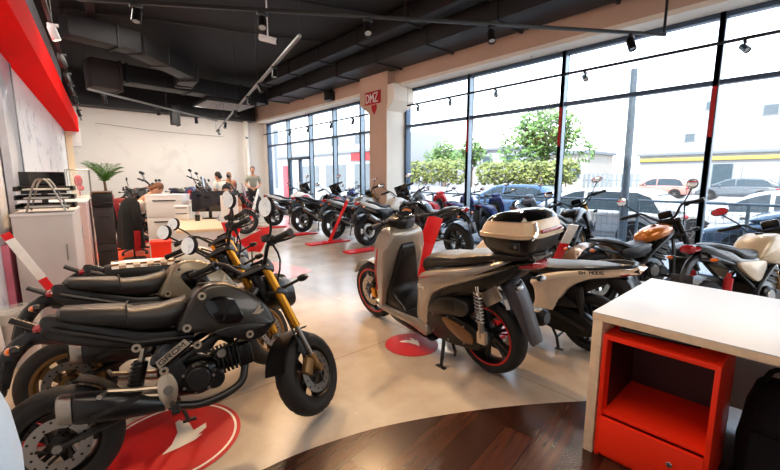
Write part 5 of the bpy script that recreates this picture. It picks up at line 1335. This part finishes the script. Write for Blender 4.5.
# service desk
t = thing('service_desk', 'white service desk with pale wooden top in the middle of the room', 'desk', trn(1.55,5.9,0))
q = [(1.52,6.98),(2.02,6.72),(1.78,5.16),(1.16,5.32)]
Q = [(p[0]-1.55,p[1]-5.9) for p in q]
b = MB('plywood_edge'); b.plate(Q, .035, trn(0,0,.735)); b.build('desk_top', t, smooth=False)
Qs = [(p[0]*.94,p[1]*.96) for p in Q]
b = MB('white_laminate')
b.add([(p[0],p[1],.02) for p in Qs]+[(p[0],p[1],.715) for p in Qs], [(0,1,2,3),(4,5,6,7)]+[(i,(i+1) % 4,4+(i+1) % 4,4+i) for i in range(4)]); b.build('desk_body', t, smooth=False)
b = MB('grey_laminate'); b.box((-.10,-.672,.36), (.004,.012,.62), .0, rot('Z',-14)); b.build('panel_joint', t)
t = thing('desk_partition', 'white partition panel with a red wing emblem at the end of the service desk', 'partition', place(2.07,6.02,-33))
b = MB('white_laminate'); b.box((0,0,.57), (.25,.03,1.14), .004); b.build('panel', t); b = MB('red_mark'); wing(b, trn(-.10,-.017,.80) @ rot('X',90), .15, 'red_mark', .003); b.build('wing_emblem', t)
t = thing('monitor', 'large dark monitor on the service desk', 'monitor', place(1.93,6.53,-30,z=.7545))
b = MB('screen_dark'); b.box((0,0,.28), (.52,.03,.33), .008); b.build('screen', t); b = MB('satin_black'); b.box((0,.04,.10), (.05,.03,.18), .006); b.box((0,.02,.008), (.22,.16,.014), .005); b.build('stand', t)
unit('drawer_cabinet', 'white cabinet with two dark-handled drawers behind the service desk', 'cabinet', 1.58, 7.58, -25, .56, .55, 1.12, 'white_laminate', 0, 3)
unit('drawer_cabinet', 'white low cabinet behind the large dark monitor', 'cabinet', 2.12, 7.32, -25, .50, .36, 1.02, 'white_laminate', 2)
t = thing('desk_organizer', 'small white drawer box on the service desk left of the monitor', 'box', place(1.58,6.70,-25,z=.754))
b = MB('white_laminate'); b.box((0,0,.11), (.22,.22,.22), .006); b.build('box', t)
for z in (.07,.16):
    b = MB('dark_metal'); b.box((0,-.113,z+.03), (.16,.008,.012), .003); b.build('drawer_handle', t)
t = thing('pen_holder', 'dark pen holder between the drawer box and the monitor on the desk', 'pen holder', trn(1.69,6.33,.754))
b = MB('dark_metal'); b.lathe([(.035,0),(.038,.09),(.034,.09),(.031,.01),(1e-5,.01)], (0,0,0), 'Z', 16); b.build('cup', t); b = MB('red_paint')
for k in range(4): b.tube([(.012*math.cos(k*1.6),.012*math.sin(k*1.6),.012),(.024*math.cos(k*1.6),.024*math.sin(k*1.6),.15)], .004, 6, m=('red_paint','blue_paint','black_paint','gold_fork')[k])
b.build('pens', t)
b = MB('cabinet_red'); b.box((1.02,5.5,.30), (.22,.22,.60), .02, rot('Z',-12)); b.box((1.02,5.5,.61), (.24,.24,.03), .01, rot('Z',-12)); tag(b.build('red_stool'), 'small red block stool at the left end of the service desk', 'stool')
# palm
t = thing('potted_palm', 'green potted palm against the back wall at the left', 'plant', trn(1.29,13.95,0))
b = MB('pot_white'); b.lathe([(.16,0),(.22,.42),(.24,.44),(.21,.42),(.15,.04)], (0,0,0), 'Z', 24); b.build('pot', t)
b = MB('bark'); b.cyl((0,0,.40), .20, .02, axis='Z', seg=20); b.tube([(0,0,.4),(.02,.01,.9),(0,0,1.32)], [.05,.04,.03], 8, n=3); b.build('stem', t)
rng = random.Random(3); b = MB('leaf_palm')
for k in range(15):
    a = 2*PI*k/15+rng.uniform(-.2,.2); L = rng.uniform(.42,.62); el = rng.uniform(.70,1.5)
    pts = []
    for i in range(8):
        u = i/7; r = L*u*math.cos(el*(1-.55*u)); z = 1.30+L*1.5*(math.sin(el)*u-.30*u*u)
        pts.append(Vector((r*math.cos(a), r*math.sin(a), z)))
    b.tube(pts, [.010-.001*i for i in range(8)], 5)
    s = Vector((-math.sin(a), math.cos(a), 0))
    for i in range(1, 8):
        for h2 in (0, .5):
            p = pts[i-1].lerp(pts[i], h2); d = (pts[i]-pts[i-1]).normalized(); l2 = .20*(1-.6*abs(i/7-.45))
            for sg in (-1, 1):
                e = p+(s*sg*.8+d*.7+Vector((0,0,-.25))).normalized()*l2; m2 = p.lerp(e,.5)+Vector((0,0,.01)); w = d*.014
                b.add([p, m2-w, e, m2+w], [(0,1,2,3)])
b.build('fronds', t, smooth=False)
# pale blue garment on a slim stand at the left edge of the frame
t = thing('blue_garment', 'pale blue fabric garment hanging at the lower left edge of the picture', 'garment', trn(-.222,1.07,0))
b = MB('blue_cloth'); n = 26
def gr(z, a, c): return [((a*(1+.05*math.sin(4*2*PI*k/n+z*6)))*math.cos(2*PI*k/n), (c*(1+.05*math.sin(4*2*PI*k/n+z*6)))*math.sin(2*PI*k/n), z) for k in range(n)]
b.loft([gr(.50,.06,.06), gr(.60,.10,.10), gr(.72,.135,.135), gr(.82,.135,.135), gr(.92,.122,.122), gr(1.04,.09,.09), gr(1.12,.05,.05), gr(1.16,.02,.02)]); b.build('cloth', t, angle=70)
b = MB('dark_metal'); b.tube([(0,0,.02),(0,0,1.18)], .011, 8); b.cyl((0,0,.012), .11, .022, axis='Z', seg=20, b=.005); b.build('stand', t)
# ------------------------------------------------------------------ the street outside
b = MB('pavement'); b.box((8.25,14,-.16), (2.4,60,.3)); tag(b.build('pavement', smooth=False), kind='structure')
b = MB('road'); b.box((34,20,-.50), (50,140,.3)); tag(b.build('road', smooth=False), kind='structure')
b = MB('facade_grey'); b.box((9.50,14,-.20), (.14,60,.36), .01); tag(b.build('kerb', smooth=False), kind='structure')
# mesh railing: one thing per run
def fence(label, y0, y1, x=9.15, z0=-.01, h=.95):
    t = thing('railing', label, 'railing', trn(x,y0,z0))
    b = MB('fence_metal'); L = y1-y0; n = max(1, round(L/1.75))
    b.tube([(0,0,h),(0,L,h)], .024, 8); b.tube([(0,0,.10),(0,L,.10)], .016, 8); b.build('rails', t)
    for k in range(n+1):
        b = MB('fence_metal'); b.tube([(0,L*k/n,0),(0,L*k/n,h)], .028, 8); b.build('post', t)
    b = MB('fence_metal')
    for k in range(int(L/.11)): b.box((0,.11*k+.05,(h+.1)/2), (.004,.005,h-.1))
    for k in range(4): b.box((0,L/2,.25+.17*k), (.005,L,.006))
    b.build('wire_mesh', t)
fence('grey mesh railing along the pavement at the right', -2.5, 2.55); fence('grey mesh railing along the pavement in front of the white car', 2.75, 6.3); fence('grey mesh railing along the pavement left of the lamp post', 6.5, 13.5)
b = MB('pole_grey'); b.tube([(9.7,2.98,-.3),(9.7,3.0,2.6),(9.7,3.02,3.72)], [.085,.075,.065], 14); b.cyl((9.7,2.98,-.2), .13, .3, axis='Z', seg=16, b=.02); tag(b.build('lamp_post'), 'grey street lamp post outside the window beside the white car', 'lamp post')

def car(label, M, paint, L=4.2, H=1.48, W=1.76, kind='hatch'):
    """x forward along the car. Body, glasshouse, wheels, lights."""
    t = thing('car', label, 'car', M, 'cars in the street')
    hl = L/2; b = MB(paint)
    cr = lambda px, pz: 1-.10*max(0, (abs(px)-hl*.72)/(hl*.28))-.05*max(0, (.45-pz))
    b.pillow([(-hl,.42),(-hl+.03,.72),(-hl+.12,.90),(-hl*.45,.95),(hl*.30,.93),(hl*.72,.82),(hl-.08,.68),(hl,.48),(hl-.06,.30),(hl*.5,.24),(-hl*.5,.24),(-hl+.06,.30)], W/2, .09, 4, wf=cr)
    bo = b.build('car_body', t, angle=60)
    cab = [(-hl+.16,.90),(-hl+.42,H-.16),(-hl+.75,H-.03),(-hl*.15,H),(hl*.16,H-.05),(hl*.34,H-.22),(hl*.56,.90)]
    if kind == 'sedan': cab = [(-hl+.62,.90),(-hl+1.05,H-.12),(-hl*.25,H),(hl*.10,H-.05),(hl*.26,H-.2),(hl*.50,.90)]
    wc = lambda px, pz: 1-.22*max(0, (pz-.90)/(H-.9))
    b = MB(paint); b.pillow(cab, W/2-.06, .06, 4, wf=wc); b.build('cabin', t, angle=60)
    sc = [(p[0]*.93-.01, .93+(p[1]-.9)*.82) for p in cab]; mid = -.02
    for sd in (-1, 1):
        for (x0, x1) in ((-9, mid-.04), (mid+.04, 9)):
            o = [(min(max(p[0], x0), x1), p[1]) for p in sc]
            b = MB('car_window'); 
            wy = lambda pz: sd*((W/2-.06)*(1-.22*max(0,(pz-.90)/(H-.9)))+.004)
            vs = [(p[0], wy(p[1]), p[1]) for p in o]; b.add(vs, [tuple(range(len(vs)))]); b.build('side_window', t, smooth=False)
    i0, i1 = cab[-1], cab[-2]; r0, r1 = cab[0], cab[1]
    for nm, A, B, dx in (('windscreen', i0, i1, .015), ('rear_window', r0, r1, -.015)):
        b = MB('car_window'); a = Vector((A[0],0,A[1]+.03)).lerp(Vector((B[0],0,B[1])), .08); c = Vector((A[0],0,A[1])).lerp(Vector((B[0],0,B[1])), 1.05)
        b.add([(a.x+dx,-W*.40,a.z),(a.x+dx,W*.40,a.z),(c.x+dx,W*.34,c.z),(c.x+dx,-W*.34,c.z)], [(0,1,2,3)]); b.build(nm, t, smooth=False)
    for sx in (-hl+.78, hl-.80):
        for sd in (-1, 1):
            b = MB('rubber'); b.lathe([(.20,-.09),(.30,-.10),(.315,-.07),(.315,.07),(.30,.10),(.20,.09)], (sx,sd*(W/2-.07),.315), 'Y', 24); w = b.build('wheel', t)
            b = MB('steel'); b.cyl((sx,sd*(W/2+.005),.315), .05, .03, seg=12); b.lathe([(.185,-.01),(.21,0),(.185,.01)], (sx,sd*(W/2+.01),.315), 'Y', 24, closed=True)
            for k in range(6): b.tube([(sx,sd*(W/2+.012),.315),(sx+.19*math.cos(k*PI/3),sd*(W/2+.012),.315+.19*math.sin(k*PI/3))], .018, 6)
            b.build('hubcap', w)
            b = MB('rubber'); b.lathe([(.33,-.012),(.40,-.012),(.40,.0),(.33,.0)], (sx,sd*(W/2+.0),.315), 'Y', 24, closed=True); b.build('wheel_arch', t)
    for sd in (-1, 1):
        b = MB('red_lens'); b.ell((-hl+.06,sd*(W/2-.16),.76), (.20,.30,.17), 12); b.build('tail_light', t)
        b = MB('clear_lens'); b.ell((hl-.14,sd*(W/2-.22),.63), (.34,.30,.14), 12); b.build('headlight', t)
        b = MB(paint); b.ell((hl*.36,sd*(W/2+.10),1.0), (.12,.18,.14), 12); b.build('door_mirror', t)
        b = MB('steel')
        for x0 in (-.55,.42): b.box((x0,sd*(W/2+.005),.80), (.16,.02,.025), .006)
        b.build('door_handle', t)
    b = MB('black_plastic'); b.box((hl-.015,0,.36), (.04,W*.7,.10), .01); b.box((-hl+.02,0,.36), (.05,W*.7,.12), .01); b.build('bumper', t)
    return t
car('white hatchback parked beyond the railing beside the street lamp post', place(11.6,4.35,92,z=-.36), 'car_white', 4.1, 1.50)
car('white car farther right showing its front wheel beyond the railing', place(13.6,.85,91,z=-.36), 'car_white', 4.3, 1.46, kind='sedan')
car('slate blue car nearest the railing at the right edge', place(11.0,-.25,91,z=-.36), 'car_slate', 4.0, 1.36)
car('blue hatchback parked beyond the railing behind the top box', place(14.2,8.5,92,z=-.36), 'car_blue', 4.1, 1.52)
car('pale coral red car parked before the long low building across the street', place(36,8.75,90,z=-.1), 'car_red', 4.0, 1.55)
car('dark grey car parked next to the coral red car across the street', place(36,4.2,92,z=-.1), 'car_dark', 4.3, 1.5)

# buildings
def building(label, x0, y0, y1, z1, depth, m, wins=(), roof=None, trim=None, z0=-.4, shop=()):
    t = thing('building', label, 'building', trn(x0,(y0+y1)/2,0)); L = y1-y0
    b = MB(m); b.box((depth/2,0,(z0+z1)/2), (depth,L,z1-z0)); b.build('wall', t, smooth=False)
    if roof: b = MB(roof); b.box((depth/2,0,z1+.12), (depth+.5,L+.4,.24), .03); b.build('roof', t)
    if trim: b = MB(trim[0]); b.box((-.10,0,trim[1]), (.22,L*.995,trim[2]), .02); b.build('fascia', t)
    for (y, z, w, h) in wins:
        f = MB('facade_grey'); f.box((-.02,y-(y0+y1)/2,z), (.06,w+.16,h+.16), .01); fo = f.build('window', t)
        g = MB('shop_glass'); g.box((-.055,y-(y0+y1)/2,z), (.02,w,h)); g.build('pane', fo, smooth=False)
    for (y, z, w, h, mm) in shop:
        f = MB('facade_grey'); f.box((-.03,y-(y0+y1)/2,z), (.08,w+.1,h+.1), .01); fo = f.build('shop_front', t)
        g = MB(mm); g.box((-.075,y-(y0+y1)/2,z), (.02,w,h)); g.build('pane', fo, smooth=False)
    return t
building('long low white building with yellow fascia and garage fronts across the street', 40, -9, 11.4, 3.3, 8, 'facade_white', roof='roof_grey', trim=('yellow_trim',2.95,.28), shop=((9.0,1.3,4.2,2.3,'facade_white'),(5.6,1.4,1.2,2.2,'shop_glass'),(3.4,1.3,2.0,2.2,'facade_white'),(.4,1.4,3.8,2.4,'shop_glass'),(-4.4,1.4,3.4,2.4,'shop_glass')))
building('tall white block with a row of small windows behind the low building', 48.5, -14, 11.5, 9.9, 8, 'facade_white', wins=[(-2+1.5*k,7.4,.9,.8) for k in range(5)]+[(8.2,8.3,.7,.7),(9.6,5.4,.7,.7)])
building('pale low building with grey roof behind the tree', 30, 11.9, 16.8, 3.2, 5, 'facade_cream', roof='roof_grey', wins=[(13,1.9,1.2,.9),(15,1.9,1.2,.9)])
building('white terraced house beyond the hedge seen in the middle window', 32, 17.5, 30.5, 4.0, 6, 'facade_white', wins=[(19.5,3.0,.8,.9),(22,3.0,.8,.9),(26,3.0,.8,.9)], roof='roof_grey')
building('pale building with a red shop fascia seen through the far windows', 22, 26, 46, 5.6, 8, 'facade_white', trim=('roof_grey',3.9,.25), wins=[(29,5.0,1.2,.7),(33,5.0,1.2,.7)], shop=((28.2,3.4,4.2,.8,'shop_red'),(28,1.6,3.5,2.2,'shop_glass'),(33,1.6,3.5,2.2,'shop_glass'),(38,1.6,3.5,2.2,'shop_glass')))
building('pale grey block at the far end of the street', 14, 62, 76, 9.4, 16, 'facade_grey', wins=[(65,5,1.4,1.2),(69,5,1.4,1.2),(65,8,1.4,1.0),(69,8,1.4,1.0)])
building('low white garden wall under the hedge across the street', 18, 7.3, 20, .88, .35, 'facade_white')
# hedges and trees
def leaves(mb, blobs, n, size, rng, flat=.6):
    tot = sum(r[3]*r[4] for r in blobs)
    for (x, y, z, a, c) in blobs:
        for k in range(int(n*a*c/tot)):
            u = rng.uniform(-1,1); th = rng.uniform(0, 2*PI); rr = rng.uniform(.75,1.03); q = math.sqrt(1-u*u)
            p = Vector((x+a*rr*q*math.cos(th), y+a*rr*q*math.sin(th), z+c*rr*u))
            d = Vector((rng.gauss(0,1), rng.gauss(0,1), rng.gauss(0,1))).normalized(); e = d.orthogonal().normalized(); s = size*rng.uniform(.7,1.3)
            mb.add([p-d*s, p+e*s*.55, p+d*s, p-e*s*.55], [(0,1,2,3)])
def tree(label, x, y, h, cr, trunk=.12, z0=-.35, n=2600, size=.16):
    rng = random.Random(int(x*7+y)); t = thing('tree', label, 'tree', trn(x,y,z0), 'trees outside')
    b = MB('bark'); b.tube([(0,0,0),(.03,.02,h*.4),(0,.05,h*.75)], [trunk,trunk*.8,trunk*.4], 10, n=3)
    for k in range(5):
        a = k*1.3; b.tube([(0,0,h*(.42+.05*k)),(cr*.35*math.cos(a),cr*.35*math.sin(a),h*.66),(cr*.6*math.cos(a),cr*.6*math.sin(a),h*.8)], [trunk*.4,trunk*.25,.02], 6, n=2)
    b.build('trunk', t)
    bl = [(cr*.45*math.cos(k*1.1)*(k % 3)/1.6, cr*.45*math.sin(k*1.1)*(k % 3)/1.6, h*.72+cr*.35*math.sin(k*2.3), cr*.62, cr*.5) for k in range(9)]
    b = MB('leaf_tree'); leaves(b, bl, n, size, rng); b.build('crown', t, smooth=False)
tree('round light green tree across the street seen in the middle of the large windows', 21.5, 10.9, 5.6, 2.3)
tree('small green tree left of the large tree beyond the white house', 26.5, 22.6, 5.2, 1.6, n=1200)
tree('second small green tree above the white terraced house', 24.5, 18.2, 4.9, 1.4, n=1000)
tree('green tree beyond the red shop fascia in the far windows', 18, 53, 7.5, 2.6, n=1200, size=.25)
def hedge(label, x, y0, y1, z0, z1, n):
    rng = random.Random(int(y0*3)); t = thing('hedge', label, 'hedge', trn(x,(y0+y1)/2,z0)); L = y1-y0; h = z1-z0
    b = MB('leaf_hedge'); k = int(L/.7)+1
    bl = [(rng.uniform(-.1,.1), -L/2+L*(i+.5)/k, h*rng.uniform(.5,.62), .55, h*.5) for i in range(k)]
    leaves(b, bl, n, .12, rng); b.build('foliage', t, smooth=False)
    b = MB('bark')
    for i in range(k): b.tube([(0,bl[i][1],0),(0,bl[i][1]+.05,h*.6)], .03, 5)
    b.build('stems', t)
hedge('yellow-green hedge above the garden wall in the left part of the large windows', 18.2, 14.2, 19.6, .99, 2.5, 2600)
hedge('dry yellow-green hedge above the garden wall under the tree', 18.2, 7.8, 12.9, .99, 2.2, 2600)
t = thing('slatted_fence', 'pale slatted fence at the right end of the hedge', 'fence', trn(19.2,6.6,-.2)); b = MB('facade_grey')
for k in range(12): b.box((0,-1.1+.2*k,.9), (.03,.11,1.8), .005)
b.build('slats', t); b = MB('facade_grey'); b.box((.03,0,.4), (.04,2.4,.08)); b.box((.03,0,1.5), (.04,2.4,.08)); b.build('rails', t)
b = MB('mag_red'); b.box((8.9,17.6,1.0), (.10,.75,2.0), .02); b.box((8.9,17.6,.04), (.4,.8,.08), .02, m='dark_metal'); tag(b.build('banner_stand'), 'magenta banner stand outside the farthest window', 'banner')
# ------------------------------------------------------------------ two-wheelers in the showroom
FR = (1.12, -.18)
def grom_at(dx, dy): return heading((-.06+dx, 2.10+dy), (1.06+dx, 1.92+dy), 10)
small_motorcycle('dark grey mini motorcycle nearest the camera with a gold fork and round red sticker below', grom_at(0,0), 'gunmetal_paint', 'mini motorcycles in a row', seat='seat_vinyl')
small_motorcycle('beige-tanked mini motorcycle in the middle of the row of three at the left', heading((.0,2.74),(1.12,2.68),10), 'khaki_paint', 'mini motorcycles in a row', rim='bronze_rim', hero=True)
small_motorcycle('mini motorcycle with a checkered seat farthest back in the row of three', heading((.17,3.28),(1.29,3.20),10), 'pale_paint', 'mini motorcycles in a row', mark='', checker=True, hero=False)
maxi_scooter('silver maxi scooter with a cream and black top box', heading((2.33,1.49),(2.42,2.91),4))
vm = heading((3.20,1.12),(3.16,2.30),5) @ Matrix.Scale(.93,4)
city_scooter('cream scooter with a black seat beside the white table', vm, paint='cream_paint')

# the window side
def at(x, y, deg, lean=7): return place(x+.7*math.cos(rad(deg)), y+.7*math.sin(rad(deg)), deg, lean)
motorcycle('orange-tanked cruiser motorcycle behind the cream scooter', at(4.22,1.50,-24), 'cruiser', 'orange_paint', rim='satin_black', lo=False, tailm='brown_paint')
motorcycle('sand-tanked motorcycle with red rear springs at the right edge', at(3.98,.55,-20) @ Matrix.Scale(.93,4), 'commuter', 'sand_paint', lo=False, glass='red_paint', tailm='black_paint')
motorcycle('black naked motorcycle by the window left of the orange cruiser', at(4.92,2.32,2), 'naked', 'black_paint', lo=False, mback='amber_lens')  # amber mirror backs put the orange light on them into the colour
nk = motorcycle('black motorcycle with orange glow painted on its tank sides behind the silver scooter', at(5.25,4.1,88), 'naked', 'black_paint', seatm='seat_vinyl', lo=True, accent='orange_paint')  # orange tank graphic paints the warm glow around the engine
row = [(4.9,6.2,2,'adventure','pale_paint','white and black motorcycle nearest in the row along the far windows','red_trim'),
       (4.9,7.45,0,'naked','silver_paint','silver naked motorcycle behind the red leaning sign in the far window row',None),
       (4.92,8.95,3,'adventure','black_paint','black tall motorcycle third along the far window row',None),
       (4.95,10.7,4,'adventure','white_paint','white tall motorcycle farthest in the row along the far windows','blue_paint')]
protos = {}
for (x, y, d, st, pc, lab, acc) in row:
    if st in protos: dup(protos[st][0], at(x, y, d), lab, None, {protos[st][1]: pc}, 'motorcycles along the far windows')
    else: protos[st] = (motorcycle(lab, at(x, y, d), st, pc, 'motorcycles along the far windows', accent=acc, frame='satin_black'), pc)
nkd = protos['naked'][0]; advp = protos['adventure'][0]
b = MB('white_laminate'); b.box((2.97,13.28,.08), (2.3,2.86,.155), .01); b.box((2.97,11.84,.08), (2.3,.012,.12), .002, m='sign_red'); tag(b.build('display_podium'), 'low white display podium before the back wall', 'podium')
back = [(1.98,12.9,-70,nkd,'black_paint','black motorcycle at the left end of the podium before the back wall',.168),
        (2.26,14.0,-80,nkd,'red_paint','red motorcycle second from the left on the podium',.168),
        (3.16,12.8,-70,advp,'blue_paint','blue and black tall motorcycle second from the right on the podium',.168),
        (3.6,13.55,-76,nkd,'white_paint','white naked motorcycle at the right end of the podium',.168),
        (3.30,10.2,-62,advp,'red_paint','red tall motorcycle on the floor before the podium',0),
        (5.25,14.84,178,advp,'dark_red_paint','dark tall motorcycle parallel to the back wall behind the standing person',0)]
for (x, y, d, pr, pc, lab, zz) in back:
    src = protos['naked'][1] if pr is nkd else protos['adventure'][1]
    dup(pr, place(x, y, d, 6, zz), lab, None, {src: pc}, 'motorcycles before the back wall')
motorcycle('big dark motorcycle with white and red panels left of the seated person', place(1.0,10.2,-28,6), 'naked', 'dark_red_paint', 'motorcycles before the back wall', accent='white_paint', seatm='seat_vinyl')
b = MB('sign_red'); b.box((.95,10.0,.02), (1.3,.45,.035), .01, rot('Z',-28)); tag(b.build('floor_plinth'), 'red floor base under the big dark motorcycle left of the seated person', 'base')
# red bases and sign bars along the far windows
for i, (x, y, dx, dy) in enumerate(((4.85,6.2,0,0),(4.75,7.45,0,0),(4.9,8.95,0,0),(4.95,10.7,0,0))):
    b = MB('sign_red'); b.box((x-.25,y-.36,.02), (1.0 if i < 2 else .8,.26,.03), .008); tag(b.build('floor_plinth'), 'red floor base at the rear wheel of the %s motorcycle of the far window row' % ('nearest','second','third','farthest')[i], 'base')
lean_sign('red sign bar leaning before the second motorcycle of the far window row', (4.50,7.08,.0), (4.98,7.0,.95), .07, .95, base=True)
lean_sign('white sign bar leaning beside the standing person', (5.05,12.75,.03), (5.45,12.9,1.05), .08, .25, base=True)
lean_sign('red and white sign bar leaning between the orange cruiser and the black motorcycle', (4.63,2.28,.0), (4.40,1.84,.88), .11, .74, base=True)
lean_sign('red sign bar leaning behind the leg shield of the silver scooter', (2.93,3.02,.0), (3.18,2.82,.98), .17, .7, swap=True)
lean_sign('red and white sign bar standing low between the two scooters', (2.90,1.86,.0), (2.82,1.72,.66), .12, .35, base=True)
red_blade('red curved price board nearest, beyond the dark mini motorcycle', 1.54, 3.90, 240, .82, .42, .20)
red_blade('red curved price board farther back by the service desk', 1.72, 4.9, 215, .85, .30, .0)

# scooters parked outside by the window
sc = city_scooter('blue scooter parked on the pavement outside right of the second mullion', place(8.15,6.2,15,6), 'scooters parked outside', 'blue_paint', lo=True)
for i, (x, y, d, pc, lab) in enumerate(((8.1,4.4,14,'grey_paint','grey scooter nearest in the row on the pavement outside'),(8.12,5.3,12,'blue_paint','second nearest scooter of the row outside, blue'),(8.1,7.1,16,'red_paint','red scooter on the pavement outside beside the pillar'),
        (8.12,8.0,12,'grey_paint','grey scooter on the pavement hidden half by the pillar'),(8.12,9.4,10,'blue_paint','blue scooter on the pavement outside the first far window'),(8.1,10.4,14,'grey_paint','grey scooter on the pavement outside the second far window'),(8.1,11.4,12,'blue_paint','blue scooter on the pavement next to the glass door'))):
    dup(sc, place(x, y, d, 6), lab, None, {'blue_paint': pc}, 'scooters parked outside')

# ------------------------------------------------------------------ light
W = bpy.data.worlds.new('World'); SC.world = W; W.use_nodes = True
nt = W.node_tree; bg = nt.nodes['Background']
tc = nt.nodes.new('ShaderNodeTexCoord'); sx = nt.nodes.new('ShaderNodeSeparateXYZ'); nt.links.new(tc.outputs['Generated'], sx.inputs['Vector'])
rp = nt.nodes.new('ShaderNodeValToRGB'); rp.color_ramp.elements[0].position = .0; rp.color_ramp.elements[1].position = .5
rp.color_ramp.elements[0].color = (1,1,1,1); rp.color_ramp.elements[1].color = (.62,.78,1,1); nt.links.new(sx.outputs['Z'], rp.inputs['Fac']); nt.links.new(rp.outputs['Color'], bg.inputs['Color'])
bg.inputs['Strength'].default_value = 4.3
L = bpy.data.lights.new('sun', 'SUN'); L.energy = 7.6; L.angle = rad(1.5); L.color = (1,.96,.90)
o = bpy.data.objects.new('sun', L); COL.objects.link(o); o.rotation_euler = Vector((.75,.25,-.85)).to_track_quat('-Z', 'Y').to_euler()
def area(name, loc, aim, sx, sy, power, col):
    L = bpy.data.lights.new(name, 'AREA'); L.shape = 'RECTANGLE'; L.size = sx; L.size_y = sy; L.energy = power; L.color = col
    o = bpy.data.objects.new(name, L); COL.objects.link(o); o.location = loc; o.rotation_euler = (Vector(aim)-Vector(loc)).to_track_quat('-Z', 'Y').to_euler()
area('fill_light', (.7,.8,3.7), (1.0,2.3,0), 1.6, 1.4, 35, (1,.80,.62))  # added soft fill lights, no fittings hang at these spots
area('fill_light', (.9,7.0,3.9), (1.6,7.6,0), 1.2, 4.0, 120, (1,.93,.84))
area('fill_light', (3.4,13.1,3.6), (3.3,13.6,.0), 4.0, .8, 125, (1,.94,.86))
area('fill_light', (3.4,-3.0,4.2), (2.6,2.0,.3), 3.0, 2.0, 120, (1,.94,.88))

# ------------------------------------------------------------------ camera
cam = bpy.data.cameras.new('camera'); co = bpy.data.objects.new('camera', cam); COL.objects.link(co)
cam.sensor_fit = 'HORIZONTAL'; cam.sensor_width = 36; cam.lens = 385/780*36; cam.clip_start = .05; cam.clip_end = 300
yaw, pit = rad(41.6), rad(8.4)
d = Vector((math.sin(yaw)*math.cos(pit), math.cos(yaw)*math.cos(pit), -math.sin(pit)))
co.location = (0,0,1.40); co.rotation_euler = d.to_track_quat('-Z', 'Y').to_euler()
SC.camera = co
SC.view_settings.view_transform = 'Standard'; SC.view_settings.look = 'None'; SC.view_settings.exposure = .16; SC.view_settings.gamma = 1
SC.view_settings.use_curve_mapping = True
cm = SC.view_settings.curve_mapping; c = cm.curves[3]
c.points[0].location = (0,0); c.points[1].location = (1,1)
for p in ((.15,.155),(.35,.375),(.6,.635),(.85,.885)): c.points.new(*p)
cm.update()
